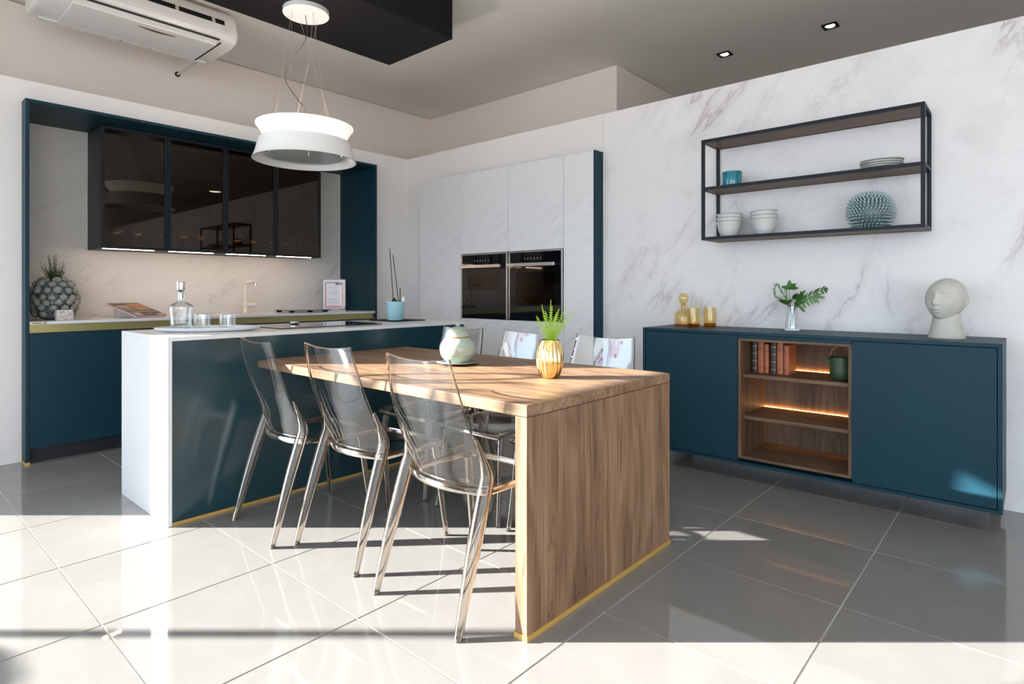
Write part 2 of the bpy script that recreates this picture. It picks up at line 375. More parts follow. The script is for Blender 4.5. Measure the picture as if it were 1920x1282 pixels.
ORG = {}
def obj(name, mb, mat, parent=None, bevel=0.0, smooth=None, seg=2, local=False):
    """link the collected shapes as one mesh object; world coordinates are made relative to the parent's base"""
    off = Vector((0, 0, 0)) if (local or parent is None) else ORG[parent.name]
    me = bpy.data.meshes.new(name); me.from_pydata([tuple(v - off) for v in mb.v], [], mb.f)
    for m in (mat if isinstance(mat, (list, tuple)) else [mat]): me.materials.append(M[m] if isinstance(m, str) else m)
    me.polygons.foreach_set('material_index', mb.m)
    if smooth:
        me.polygons.foreach_set('use_smooth', [True] * len(mb.f)); me.update(); me.set_sharp_from_angle(angle=R(smooth))
    me.update()
    o = bpy.data.objects.new(name, me); COL.objects.link(o)
    if parent: o.parent = parent
    ORG[o.name] = off if parent else Vector((0, 0, 0))
    if bevel:
        b = o.modifiers.new('bevel', 'BEVEL'); b.width = bevel; b.segments = seg; b.limit_method = 'ANGLE'; b.angle_limit = R(40)
    return o
def tag(o, label, cat, group=None, kind=None):
    o['label'] = label; o['category'] = cat
    if group: o['group'] = group
    if kind: o['kind'] = kind
    return o
def thing(name, label, cat, loc=(0, 0, 0), group=None, kind=None):
    o = bpy.data.objects.new(name, None); COL.objects.link(o); o.location = loc; o.empty_display_size = 0.1
    ORG[o.name] = Vector(loc); return tag(o, label, cat, group, kind)
def dup(root, loc, rz, label):
    r = root.copy(); COL.objects.link(r); r.location = loc; r.rotation_euler = (0, 0, rz); r['label'] = label
    for ch in list(root.children):
        c = ch.copy(); COL.objects.link(c); c.parent = r
        for g in ch.children:
            d = g.copy(); COL.objects.link(d); d.parent = c
    return r
def B(x0, x1, y0, y1, z0, z1, mi=0): return MB().box(x0, x1, y0, y1, z0, z1, mi)
def struct(name, mb, mat, label, cat, bevel=0.0):
    return tag(obj(name, mb, mat, bevel=bevel), label, cat, kind='structure')
def catmull(pts, n):
    """smooth interpolation of tuples"""
    out = []; P = [pts[0]] + list(pts) + [pts[-1]]
    for i in range(1, len(P) - 2):
        for k in range(n):
            t = k / n; a, b, c, d = P[i - 1], P[i], P[i + 1], P[i + 2]
            out.append(tuple(0.5 * ((2 * b[j]) + (-a[j] + c[j]) * t + (2 * a[j] - 5 * b[j] + 4 * c[j] - d[j]) * t * t + (-a[j] + 3 * b[j] - 3 * c[j] + d[j]) * t ** 3) for j in range(len(b))))
    out.append(tuple(pts[-1])); return out

# ------------------------------------------------------------------ room shell
CEIL = 3.25; XL = -4.99; YR = 3.955; TOP = 2.52
X1, Y0 = 5.2, -3.2
floor = struct('floor', B(-5.75, X1, Y0, 6.4, -0.08, -0.003), 'grout', 'dark grey polished square floor tiles with pale joints', 'floor')
PX, PY = 0.6135, 0.594; gx, gy = -1.128, 2.352; gap = 0.0022
tile_me = None
for i in range(-8, 4):
    for j in range(-5, 4):
        x0, y0 = gx + i * PX, gy + j * PY
        if x0 > 1.3 or x0 + PX < -5.7 or y0 + PY < -0.75 or y0 > 4.1: continue
        if tile_me is None:
            t = obj('tile', B(-PX / 2 + gap, PX / 2 - gap, -PY / 2 + gap, PY / 2 - gap, -0.01, 0.0), 'tile', floor, bevel=0.0012, seg=1, local=True); tile_me = t.data
        else:
            t = bpy.data.objects.new('tile', tile_me); COL.objects.link(t); t.parent = floor
            b = t.modifiers.new('bevel', 'BEVEL'); b.width = 0.0012; b.segments = 1
        t.location = (x0 + PX / 2, y0 + PY / 2, 0)
rest = MB()
for (a, b, c, d) in ((-5.75, X1, Y0, gy - 5 * PY), (gx + 4 * PX, X1, gy - 5 * PY, 6.4), (-5.75, gx + 4 * PX, gy + 4 * PY, 6.4)): rest.box(a, b, c, d, -0.01, 0.0)
o = obj('tile_field', rest, 'tile', floor); o['kind'] = 'stuff'

NY0, NY1, NZ = 0.763, 3.481, 2.371           # kitchen niche in the left partition
wl = MB(); wl.box(XL - 0.10, XL, -0.469, NY0, 0, TOP); wl.box(XL - 0.10, XL, NY0, NY1, NZ, TOP); wl.box(XL - 0.10, XL, NY1, YR + 0.10, 0, TOP)
struct('wall_left', wl, 'paint', 'white partition wall around the blue kitchen niche', 'wall')
TX0, TX1, TZ, TY = -4.655, -2.546, 2.219, 3.85   # tall units in the rear partition
wr = MB(); wr.box(XL, TX0, YR, YR + 0.1, 0, TOP); wr.box(TX0, TX1 + 0.001, YR, YR + 0.1, TZ, TOP)
struct('wall_rear', wr, 'paint', 'plain white partition above the marble tall cabinets', 'wall')
struct('wall_right', B(TX1 + 0.003, X1, YR, YR + 0.1, 0, TOP), 'paper', 'white marble-print partition wall behind the sideboard', 'wall')
ul = MB(); ul.box(-5.75, -5.6, -0.469, 4.79, 0, CEIL - 0.007); ul.box(-5.75, -5.63, -0.469, 4.79, CEIL - 0.007, CEIL)
ul.box(-5.6, XL - 0.10, -0.469, -0.35, 0, CEIL); ul.box(XL - 0.10, XL, -0.469, -0.35, TOP, CEIL)
struct('wall_left_upper', ul, 'upper', 'taupe building wall rising behind the left partition', 'wall')
ub = MB(); ub.box(-5.75, -2.93, 4.79, 4.95, 0, CEIL - 0.006); ub.box(-5.75, -2.93, 4.82, 4.95, CEIL - 0.006, CEIL)
ub.box(-3.08, -2.93, 4.95, 6.25, 0, CEIL - 0.006); ub.box(-3.08, -2.96, 4.95, 6.25, CEIL - 0.006, CEIL)
struct('wall_rear_upper', ub, 'upper', 'taupe building wall with a corner behind the rear partition', 'wall')
struct('wall_far', B(-3.08, X1, 6.25, 6.4, 0, CEIL), 'upper', 'far wall behind the marble partition', 'wall')
struct('wall_side', B(X1, X1 + 0.12, Y0, 6.4, 0, CEIL), 'paint', 'side wall outside the picture', 'wall')
struct('ceiling', B(-5.75, X1 + 0.12, Y0, 6.4, CEIL, CEIL + 0.12), 'ceil', 'smooth taupe-grey ceiling', 'ceiling')
HEAD = 2.75; HEAD1 = 3.19
w1 = thing('window_1', 'floor-to-ceiling shop window with red vinyl lettering, mirrored in the chairs', 'window', (-5.05, -1.8, 0), kind='structure')
obj('lintel', B(-5.15, -5.0, Y0, -0.469, HEAD1, CEIL), 'paint', w1)
obj('mullion', B(-5.065, -5.035, -1.90, -1.866, 0, HEAD1), 'blackm', w1)
obj('mullion', B(-5.065, -5.035, Y0, Y0 + 0.06, 0, HEAD1), 'blackm', w1)
obj('rail', B(-5.065, -5.035, Y0, -0.469, 0, 0.06), 'blackm', w1)
obj('sun_mask_upper', MB().prism([(-1.86, 2.59), (-0.74, 2.59), (-0.70, 2.35), (-0.48, 2.30), (-0.48, 3.185), (-1.86, 3.185)], 'x', -5.032, -5.029), 'film', w1)  # unseen film added, outline cut to bound the sun spot on the sideboard
pp = [(-2.12, 2.56), (-2.16, 2.47), (-2.25, 2.42), (-2.4, 2.40), (-3.1, 2.40), (-3.1, 3.185), (-2.09, 3.185), (-2.09, 2.66)]
obj('sun_mask_side', MB().prism(pp, 'x', -5.032, -5.029), 'film', w1)  # unseen film added, curved corner shades the floor at lower right
sp = [(-3.1, 0.06), (-1.92, 0.06), (-1.93, 1.22), (-2.0, 1.29), (-2.15, 1.37), (-2.4, 1.45), (-3.1, 1.50)]
obj('sun_mask_low', MB().prism(sp, 'x', -5.032, -5.029), 'film', w1)  # unseen film added, curved top casts the floor shadow at lower left
def text_mb(body, size, thick=0.001):
    cu = bpy.data.curves.new('lettering', 'FONT'); cu.body = body; cu.size = size; cu.extrude = thick; cu.align_x = 'CENTER'; cu.align_y = 'CENTER'; cu.resolution_u = 4
    ob = bpy.data.objects.new('lettering', cu); COL.objects.link(ob); bpy.context.view_layer.update()
    me = bpy.data.meshes.new_from_object(ob.evaluated_get(bpy.context.evaluated_depsgraph_get()))
    mb = MB(); mb.add([v.co.copy() for v in me.vertices], [tuple(p.vertices) for p in me.polygons])
    bpy.data.objects.remove(ob); bpy.data.meshes.remove(me); bpy.data.curves.remove(cu); return mb
for body, yc, sx in (('OUV', -1.37, 0.86), ('ERTS', -2.66, 0.74)):      # vinyl letters on the glass, to be read from the street
    tm = text_mb(body, 0.50)
    tm.xf(Matrix.Translation((-5.03, yc, 2.27)) @ Matrix(((0, 0, 1, 0), (-sx, 0, 0, 0), (0, 1.0, 0, 0), (0, 0, 0, 1))))
    obj('lettering', tm, 'film_red', w1)
w2 = thing('window_2', 'shop front window behind the photographer', 'window', (0, Y0, 0), kind='structure')
obj('lintel', B(-5.15, X1, Y0 - 0.1, Y0 + 0.05, HEAD, CEIL), 'paint', w2)
for x in (-1.6, 0.1, 1.8, 3.5): obj('mullion', B(x - 0.03, x + 0.03, Y0 - 0.03, Y0 + 0.03, 0, HEAD), 'blackm', w2)
obj('rail', B(-2.1, X1, Y0 - 0.03, Y0 + 0.03, 0, 0.08), 'blackm', w2)
struct('wall_front', B(-5.15, -2.1, Y0 - 0.1, Y0 + 0.05, 0, HEAD), 'paint', 'unseen front wall added beside the shop window to dim the island end', 'wall')  # unseen, made solid to cut window light on the island end
struct('pavement', B(-60, 60, -60, 60, -0.2, -0.1), 'pave', 'pale pavement outside the shop', 'pavement')

# black box under the ceiling
struct('trim_1', B(-3.86, -3.12, 0.7, 2.878, 2.93, CEIL), 'black', 'black rectangular ceiling bulkhead above the hood lamp', 'bulkhead')

# ceiling spots
def spot(x, y, label, rnd=False):
    t = thing('ceiling_spot', label, 'spotlight', (x, y, CEIL - 0.004), 'ceiling spotlights')
    if rnd:
        obj('ring', MB().lathe([(0.12, -0.012), (0.125, 0.0)], (x, y, CEIL), 32), 'white', t, smooth=40)
        obj('lens', MB().lathe([(0.105, -0.016), (0.108, -0.012)], (x, y, CEIL), 32), 'lamp', t, smooth=40)
    else:
        fr = MB(); a, b = 0.055, 0.037
        fr.box(x - a, x + a, y - a, y - b, CEIL - 0.010, CEIL); fr.box(x - a, x + a, y + b, y + a, CEIL - 0.010, CEIL)
        fr.box(x - a, x - b, y - b, y + b, CEIL - 0.010, CEIL); fr.box(x + b, x + a, y - b, y + b, CEIL - 0.010, CEIL)
        fr.box(x - b, x + b, y - b, y + b, CEIL - 0.003, CEIL)
        obj('frame', fr, 'black', t)
        obj('lens', MB().lathe([(0.030, -0.008), (0.034, -0.003)], (x, y, CEIL), 24), 'lamp', t, smooth=40)
spot(-2.074, 5.22, 'small square black ceiling spotlight further from the picture edge')
spot(-1.219, 5.22, 'small square black ceiling spotlight above the wall shelf')
spot(2.85, 5.22, 'round ceiling downlight reflected in the smoked cabinet doors', True)

# ------------------------------------------------------------------ kitchen niche on the left
FX = -4.868; BX = -5.49
fr = thing('niche_frame', 'dark blue surround framing the kitchen niche in the left wall', 'frame', (FX, 0.773, 0))
obj('side_panel', B(BX, FX, NY0, NY0 + 0.021, 0.014, NZ), 'teal', fr, bevel=0.001)
obj('side_panel', B(BX, FX, NY1 - 0.021, NY1, 0.0, NZ), 'teal', fr, bevel=0.001)
obj('top_panel', B(BX, FX, NY0 + 0.022, NY1 - 0.022, NZ - 0.021, NZ), 'teal', fr, bevel=0.001)
o = obj('foot_trim', B(BX, FX + 0.003, NY0 - 0.003, NY0 + 0.024, 0.0, 0.014), 'gold', fr); o['label'] = 'brushed gold foot trim'
I0, I1 = NY0 + 0.021, NY1 - 0.021
tag(obj('backsplash', B(BX - 0.02, BX, I0, I1, 0.925, NZ - 0.021), 'splash'), 'grey-veined marble backsplash behind the sink', 'backsplash')
tag(obj('worktop', B(BX, FX + 0.0, I0 + 0.001, I1 - 0.001, 0.905, 0.925), 'quartz', bevel=0.002), 'white worktop with a gold channel along the wall niche', 'worktop')
ch = MB(); ch.box(BX + 0.05, FX - 0.045, I0 + 0.001, I1 - 0.001, 0.852, 0.905); ch.box(FX - 0.045, FX - 0.006, I0 + 0.001, I1 - 0.001, 0.852, 0.858); ch.box(FX - 0.045, FX - 0.03, I0 + 0.001, I1 - 0.001, 0.858, 0.905)
tag(obj('handle_channel', ch, 'brass'), 'olive gold handle channel under the niche worktop', 'trim')
tag(obj('plinth', B(BX + 0.1, FX - 0.055, I0 + 0.001, I1 - 0.001, 0.0, 0.098), 'dark'), 'dark recessed plinth below the blue base cabinets', 'plinth')
wdt = (I1 - I0) / 3
for k, nm in enumerate(('beside the gold-footed panel', 'hidden behind the island middle', 'at the far end below the framed sheet')):
    a, b = I0 + k * wdt, I0 + (k + 1) * wdt
    t = thing('base_cabinet', 'matt blue handleless base cabinet ' + nm, 'cabinet', (FX, (a + b) / 2, 0.1), 'blue base cabinets')
    obj('body', B(BX + 0.02, FX - 0.021, a + 0.001, b - 0.001, 0.1, 0.85), 'dark', t)
    obj('door', B(FX - 0.02, FX, a + 0.0015, b - 0.0015, 0.1, 0.848), 'teal', t, bevel=0.001)

# wall cabinets with smoked glass
CX0 = -5.12; CY = [1.237, 1.682, 2.127, 2.572, 3.017]; CZ0, CZ1 = 1.44, 2.345
where = ('next to the plant vase end', 'second from the plant vase', 'third from the plant vase', 'partly behind the hood lamp')
for k in range(4):
    a, b = CY[k], CY[k + 1]
    t = thing('wall_cabinet', 'black wall cabinet with smoked glass door, ' + where[k], 'cabinet', (CX0, (a + b) / 2, CZ0), 'smoked glass wall cabinets')
    bd = MB(); bd.box(BX + 0.001, BX + 0.012, a, b, CZ0, CZ1); bd.box(BX + 0.012, CX0 - 0.022, a, b, CZ0, CZ0 + 0.016); bd.box(BX + 0.012, CX0 - 0.022, a, b, CZ1 - 0.016, CZ1)
    if k == 0: bd.box(BX + 0.012, CX0 - 0.022, a, a + 0.016, CZ0 + 0.016, CZ1 - 0.016)
    if k == 3: bd.box(BX + 0.012, CX0 - 0.022, b - 0.016, b, CZ0 + 0.016, CZ1 - 0.016)
    obj('body', bd, 'dark', t)
    for z in (1.74, 2.04):
        o = obj('glass_shelf', B(BX + 0.015, CX0 - 0.04, a + 0.018, b - 0.018, z, z + 0.006), 'clear', t)
    for z in (1.74, 2.04):
        for yy in (a + 0.06, b - 0.06):
            obj('shelf_pin', MB().lathe([(0.004, 0), (0.004, 0.007)], (CX0 - 0.06, yy, z - 0.008), 8), 'chrome', t)
    d = 0.020; f = MB()
    f.box(CX0 - d, CX0, a + 0.0015, a + 0.021, CZ0, CZ1); f.box(CX0 - d, CX0, b - 0.021, b - 0.0015, CZ0, CZ1)
    f.box(CX0 - d, CX0, a + 0.021, b - 0.021, CZ0, CZ0 + 0.021); f.box(CX0 - d, CX0, a + 0.021, b - 0.021, CZ1 - 0.021, CZ1)
    dr = obj('door', f, 'blackm', t, bevel=0.001)
    obj('pane', B(CX0 - 0.012, CX0 - 0.008, a + 0.021, b - 0.021, CZ0 + 0.021, CZ1 - 0.021), 'smoked', dr)
    for z in (CZ0 + 0.12, CZ1 - 0.12): obj('hinge', MB().lathe([(0.008, -0.012), (0.011, 0), (0.008, 0.012)], (CX0 - 0.028, b - 0.035, z), 10), 'chrome', t, smooth=40)
    obj('added_fill_strip', B(CX0 - 0.05, CX0 - 0.035, a + 0.02, b - 0.02, CZ0 + 0.016, CZ0 + 0.018), 'fill_in', t)  # added light hidden behind the door rail to brighten the glasses
    o = obj('light_strip', B(CX0 - 0.033, CX0 - 0.024, a + 0.015, b - 0.09, CZ0 - 0.003, CZ0), 'led', t); o['label'] = 'glowing warm under-cabinet light strip'
def wine_glass(x, y, z, label):
    t = thing('wine_glass', label, 'wine glass', (x, y, z), 'wine glasses in the smoked cabinets')
    obj('foot', MB().lathe([(0.036, 0), (0.034, 0.003), (0.006, 0.008)], (x, y, z), 24), 'clear', t, smooth=50)
    obj('stem', MB().lathe([(0.0045, 0.006), (0.0038, 0.05), (0.005, 0.098)], (x, y, z), 10), 'clear_s', t, smooth=50)
    pr = catmull([(0.005, 0.096), (0.03, 0.106), (0.046, 0.135), (0.046, 0.165), (0.035, 0.205)], 4)
    obj('bowl', MB().lathe(pr, (x, y, z), 24, cap=(True, False)), 'clear', t, smooth=60)
    obj('painted_glint', MB().lathe([(0.004, 0.101), (0.026, 0.1075), (0.033, 0.113), (0.030, 0.1135), (0.004, 0.1135)], (x, y, z), 24), 'glint', t, smooth=60)  # ring standing in for the amber glint, no liquid
gl = [('first', 1.378), ('second', 1.519), ('third', 1.854), ('fourth', 1.992), ('fifth', 2.292), ('sixth', 2.430), ('seventh', 2.739), ('eighth', 2.885)]
for n, y in gl: wine_glass(-5.28, y, CZ0 + 0.016, 'stemmed wine glass in smoked cabinets, %s from the plant vase end' % n)

# tap
t = thing('kitchen_tap', 'cream angular kitchen tap with side lever against the marble', 'tap', (-5.36, 2.42, 0.925))
tx, ty = -5.36, 2.40
obj('body', MB().lathe([(0.026, 0), (0.026, 0.006), (0.021, 0.008), (0.021, 0.10), (0.019, 0.104)], (tx, ty, 0.925), 20), 'cream', t, smooth=40)
arm = MB().tube([(tx, ty, 1.02), (tx, ty, 1.175), (tx + 0.004, ty, 1.192), (tx + 0.022, ty, 1.199), (tx + 0.19, ty + 0.01, 1.205)], 0.0145, 12)
obj('spout', arm, 'cream', t, smooth=50)
obj('nozzle', MB().lathe([(0.012, 0), (0.012, 0.02)], (tx + 0.178, ty + 0.01, 1.172), 12), 'chrome', t, smooth=40)
obj('valve', MB().tube([(tx - 0.0, ty - 0.035, 0.995), (tx + 0.0, ty + 0.085, 0.995)], 0.022, 16), 'cream', t, smooth=40)
obj('lever', MB().tube([(tx, ty + 0.075, 0.998), (tx + 0.01, ty + 0.082, 1.08)], [0.005, 0.004], 8), 'cream', t, smooth=50)

# plate on feet
t = thing('raised_glass_plate', 'thin dark glass plate on small black feet beside the tap', 'plate', (-5.15, 2.85, 0.925))
obj('plate', B(-5.34, -5.03, 2.66, 3.06, 0.941, 0.947), 'hob', t, bevel=0.001)
for x, y in ((-5.32, 2.70), (-5.05, 2.68), (-5.05, 2.86), (-5.05, 3.02), (-5.32, 3.02)): obj('foot', B(x - 0.014, x + 0.014, y - 0.018, y + 0.018, 0.925, 0.941), 'black', t)

# framed sheet in an acrylic stand
t = thing('sheet_holder', 'acrylic stand with a red-bordered printed sheet on the worktop', 'sign holder', (-5.30, 3.27, 0.925))
t.rotation_euler = (0, 0, R(-32))
hw = 0.112
obj('foot', B(-0.05, 0.05, -hw, hw, 0, 0.006), 'clear', t, local=True)
obj('base_strip', B(-0.03, 0.03, -hw + 0.01, hw - 0.01, 0.006, 0.010), 'cream', t, local=True)
sheet = obj('sheet', B(-0.002, 0.001, -0.103, 0.103, 0.016, 0.308), 'paperw', t, local=True)
bd = MB(); e0, e1, z0, z1 = -0.088, 0.088, 0.034, 0.288; w_ = 0.011
bd.box(0.001, 0.0018, e0, e1, z0, z0 + w_); bd.box(0.001, 0.0018, e0, e1, z1 - w_, z1); bd.box(0.001, 0.0018, e0, e0 + w_, z0 + w_, z1 - w_); bd.box(0.001, 0.0018, e1 - w_, e1, z0 + w_, z1 - w_)
obj('red_border', bd, 'red', sheet, local=True)
obj('header_block', B(0.0018, 0.0024, 0.012, 0.078, 0.258, 0.286), 'inkd', sheet, local=True)
ln = MB()
for z, a, b in ((0.235, -0.045, 0.045), (0.185, -0.05, 0.03), (0.175, -0.05, 0.045), (0.165, -0.03, 0.03), (0.120, -0.06, 0.02), (0.110, -0.06, 0.05), (0.080, -0.06, 0.06)): ln.box(0.001, 0.0016, a, b, z, z + 0.003)
obj('print', ln, 'ink', sheet, local=True)
obj('cover', B(0.003, 0.005, -hw, hw, 0.006, 0.318), 'acrylic', t, local=True)

# artichoke vase, plant, stone block, tag
vx, vy, vz = -5.15, 0.965, 0.925
t = thing('knobbly_vase', 'blue-grey ceramic vase covered in artichoke knobs holding a green herb', 'vase', (vx, vy, vz))
pr = catmull([(0.05, 0.0), (0.085, 0.02), (0.112, 0.08), (0.118, 0.15), (0.108, 0.22), (0.075, 0.268), (0.045, 0.275)], 4)
obj('body', MB().lathe(pr, (vx, vy, vz), 32), 'arti', t, smooth=60)
kn = MB(); prof = []
def petal(a, z): return 1.0 + 0.16 * math.cos(7 * a) * min(1, z * 60)
kn.lathe([(0.021, -0.008), (0.025, 0.002), (0.022, 0.012)], (0, 0, 0), 14, 0)
kn.lathe([(0.022, 0.011), (0.0228, 0.016), (0.019, 0.0235), (0.011, 0.030), (0.003, 0.0315)], (0, 0, 0), 28, 1, fn=petal)
kme = None
rows = [(0.050, 9, 0.098, -22), (0.088, 12, 0.111, -10), (0.122, 13, 0.117, -3), (0.156, 13, 0.117, 4), (0.198, 12, 0.111, 18), (0.238, 10, 0.092, 42), (0.265, 7, 0.062, 66)]
for ri, (z, n, r, el) in enumerate(rows):
    for k in range(n):
        a = 2 * math.pi * (k + 0.5 * (ri % 2)) / n + random.uniform(-.06, .06)
        d = Vector((math.cos(a) * math.cos(R(el)), math.sin(a) * math.cos(R(el)), math.sin(R(el))))
        if kme is None: o = obj('knob', kn, ['arti', 'arti_tip'], t, smooth=50, local=True); kme = o.data
        else: o = bpy.data.objects.new('knob', kme); COL.objects.link(o); o.parent = t
        o.location = (math.cos(a) * r, math.sin(a) * r, z + random.uniform(-.006, .006)); o.rotation_euler = d.to_track_quat('Z', 'Y').to_euler()
        s_ = random.uniform(0.92, 1.18); o.scale = (s_, s_, s_)
hb = MB()
for k in range(64):
    a = random.uniform(0, 6.28); r0 = random.uniform(0, 0.03); h = random.choice([0.05, 0.07, 0.08, 0.09, 0.10, 0.11, 0.13, 0.16, 0.19]) * random.uniform(.85, 1.05)
    tip = Vector((math.cos(a), math.sin(a), 0)) * (r0 + random.uniform(0.01, 0.055)); base = Vector((math.cos(a), math.sin(a), 0)) * r0
    p0 = Vector((vx, vy, vz + 0.262)) + base; p1 = Vector((vx, vy, vz + 0.262 + h)) + tip
    hb.tube([p0, (p0 + p1) / 2 + Vector((0, 0, 0.004)), p1], [0.0012, 0.001, 0.0006], 4, 1)
    nl = int(h * 150)
    for q in range(nl):
        f_ = 0.15 + 0.85 * q / nl; c = p0.lerp(p1, f_); ang = q * 2.4
        d = Vector((math.cos(ang), math.sin(ang), 0.5)).normalized(); sd = d.cross(Vector((0, 0, 1))).normalized(); L = 0.0135 * (1.15 - 0.5 * f_)
        hb.add([c, c + d * L * .5 + sd * L * .38, c + d * L, c + d * L * .5 - sd * L * .38], [(0, 1, 2, 3)], 0)
obj('herb', hb, ['leaf_h', 'stem'], t)
tag(obj('stone_block', B(-4.975, -4.925, 0.935, 1.03, 0.925, 0.997), 'terrazzo', bevel=0.002), 'small speckled stone sample block in front of the knobbly vase', 'block')
t = thing('shelf_tag', 'small beige label stuck on the worktop edge below the vase', 'label', (FX, 0.84, 0.908))
obj('card', B(FX, FX + 0.0015, 0.79, 0.875, 0.9055, 0.9235), 'page', t)
ln = MB(); ln.box(FX + 0.0015, FX + 0.0019, 0.80, 0.843, 0.9125, 0.9165); ln.box(FX + 0.0015, FX + 0.0019, 0.862, 0.868, 0.908, 0.921)
obj('print', ln, 'inkd', t)

# magazine propped up at the back
P1, P2 = Vector((-4.905, 1.40, 0.9252)), Vector((-5.035, 1.645, 0.9252))
ux = (P2 - P1).normalized(); wdt_ = (P2 - P1).length
P3 = Vector((-5.25, 1.437, 1.018)); uy = (P3 - P1); uy = uy - ux * uy.dot(ux); hgt = uy.length; uy.normalize(); un = ux.cross(uy).normalized()
if un.z < 0: un = -un
mt = Matrix.Translation(P1) @ Matrix((ux, uy, un)).transposed().to_4x4()
t = thing('magazine', 'glossy magazine with dark food-photo cover propped on the niche worktop', 'magazine', tuple(P1))
obj('pages', B(0, wdt_, 0.0, hgt, 0.004, 0.015).xf(mt), 'pink', t, bevel=0.002)
cv = obj('cover', B(0.012, wdt_ - 0.002, 0.004, hgt - 0.004, 0.0152, 0.0165).xf(mt), 'cover', t)
obj('cover_photo', B(wdt_ * 0.5, wdt_ - 0.012, hgt * 0.42, hgt - 0.02, 0.0165, 0.017).xf(mt), 'orange', cv)
ln = MB()
for a, b, c, d in ((0.05, .45, .70, .78), (0.05, .42, .58, .64), (0.05, .5, .46, .50), (.05, .95, .30, .33), (.05, .3, .06, .24), (.55, .62, .1, .22), (.7, .95, .04, .12)): ln.box(wdt_ * a + .012, wdt_ * b, hgt * c, hgt * d, 0.0165, 0.0169)
obj('print', ln.xf(mt), 'page', cv)
pr_ = MB(); q0 = mt @ Vector((wdt_ * .5, hgt * .93, 0.003)); pr_.box(q0.x - 0.01, q0.x + 0.012, q0.y - 0.06, q0.y + 0.06, 0.9252, q0.z)
obj('prop', pr_, 'cream', t)

# ------------------------------------------------------------------ island
IX0, IX1, IY0, IY1, IZ = -3.795, -3.085, 1.012, 2.985, 0.905
t = thing('kitchen_island', 'white waterfall-edged kitchen island with dark blue panels', 'kitchen island', ((IX0 + IX1) / 2, (IY0 + IY1) / 2, 0))
obj('waterfall_panel', B(IX0, IX1, IY0, IY0 + 0.02, 0, IZ - 0.02), 'quartz', t, bevel=0.0015)
obj('top', B(IX0, IX1, IY0, IY1, IZ - 0.02, IZ), 'quartz', t, bevel=0.0015)
obj('back_panel', B(IX1 - 0.028, IX1 - 0.008, IY0 + 0.0205, IY1 - 0.02, 0.014, IZ - 0.021), 'teal_gloss', t)
obj('body', B(IX0 + 0.03, IX1 - 0.03, IY0 + 0.0205, IY1 - 0.04, 0.08, IZ - 0.022), 'teal', t)
obj('end_panel', B(IX0 + 0.01, IX1 - 0.03, IY1 - 0.04, IY1 - 0.02, 0.0, IZ - 0.021), 'teal', t)
obj('inner_plinth', B(IX0 + 0.08, IX1 - 0.03, IY0 + 0.0205, IY1 - 0.05, 0.0, 0.08), 'dark', t)
o = obj('foot_trim', B(IX1 - 0.028, IX1 - 0.005, IY0 + 0.0205, IY1 - 0.02, 0.0, 0.014), 'gold', t); o['label'] = 'gold strip along the floor'
t = thing('induction_hob', 'black glass induction hob set on the white island top', 'hob', (-3.43, 2.0, IZ))
obj('glass', B(-3.66, -3.245, 1.658, 2.36, IZ, IZ + 0.005), 'hob', t, bevel=0.001)
o = obj('power_knob', MB().lathe([(0.028, 0), (0.03, 0.003), (0.03, 0.014), (0.027, 0.017)], (-3.60, 1.93, IZ + 0.005), 24), 'chrome', t, smooth=40)
ml = MB()
for dx, dy in ((0, 0),):
    for k in range(4): ml.box(-3.275, -3.272, 1.85 + k * 0.09, 1.90 + k * 0.09, IZ + 0.005, IZ + 0.0054)
obj('touch_mark', ml, 'ink', t)
tag(obj('square_mat', B(-3.70, -3.395, 2.575, 2.86, IZ, IZ + 0.006), 'black', bevel=0.001), 'flat black square mat under the blue plant pot', 'mat')
px, py, pz = -3.535, 2.69, IZ + 0.006
t = thing('orchid_pot', 'pale blue pot with bare orchid stakes on the black mat', 'potted plant', (px, py, pz))
obj('pot', MB().lathe([(0.054, 0), (0.057, 0.004), (0.068, 0.128), (0.071, 0.132), (0.070, 0.136), (0.064, 0.136), (0.060, 0.115)], (px, py, pz), 32), 'pot', t, smooth=40)
obj('soil', MB().lathe([(0.0615, 0.112), (0.0615, 0.116)], (px, py, pz), 24), 'stem', t)
def blade(mb, p, d, L, w, up, curl=0.5, n=6, mi=0):
    d = Vector(d).normalized(); s_ = d.cross(Vector(up)).normalized(); u_ = s_.cross(d).normalized(); rows_ = []
    for i in range(n + 1):
        f_ = i / n; ww = w * math.sin(math.pi * min(1, (0.08 + 0.92 * f_))) ** 0.7 if f_ < 1 else 0.0004
        c_ = Vector(p) + d * L * f_ - u_ * (curl * L * f_ * f_); rows_.append((c_ - s_ * ww + u_ * ww * .3, c_, c_ + s_ * ww + u_ * ww * .3))
    vs = [q for r_ in rows_ for q in r_]; fs = []
    for i in range(n):
        a = i * 3; fs += [(a, a + 1, a + 4, a + 3), (a + 1, a + 2, a + 5, a + 4)]
    return mb.add(vs, fs, mi)
for d, L, w in (((-.75, -.55, .75), .085, .022), ((.2, .3, .7), .08, .026), ((-.2, .1, 1), .075, .022), ((.1, -.7, .6), .07, .024)):
    obj('leaf', blade(MB(), (px - .005, py, pz + .10), d, L, w, (0, 0, 1), 0.55), 'leafd', t, smooth=80)
rt_ = Vector((math.cos(R(41.528)), math.sin(R(41.528)), 0))
def stick(x0, x1, h, r, m, n): 
    a = Vector((px, py, pz + 0.10)) + rt_ * x0; b = Vector((px, py, pz + h)) + rt_ * x1
    obj(n, MB().tube([a, b], r, 6), m, t)
stick(-0.012, -0.042, 0.525, 0.0032, 'stick', 'stake'); stick(0.028, -0.018, 0.48, 0.0030, 'stick', 'stake'); stick(0.036, 0.036, 0.235, 0.0042, 'leaf', 'flower_stem')
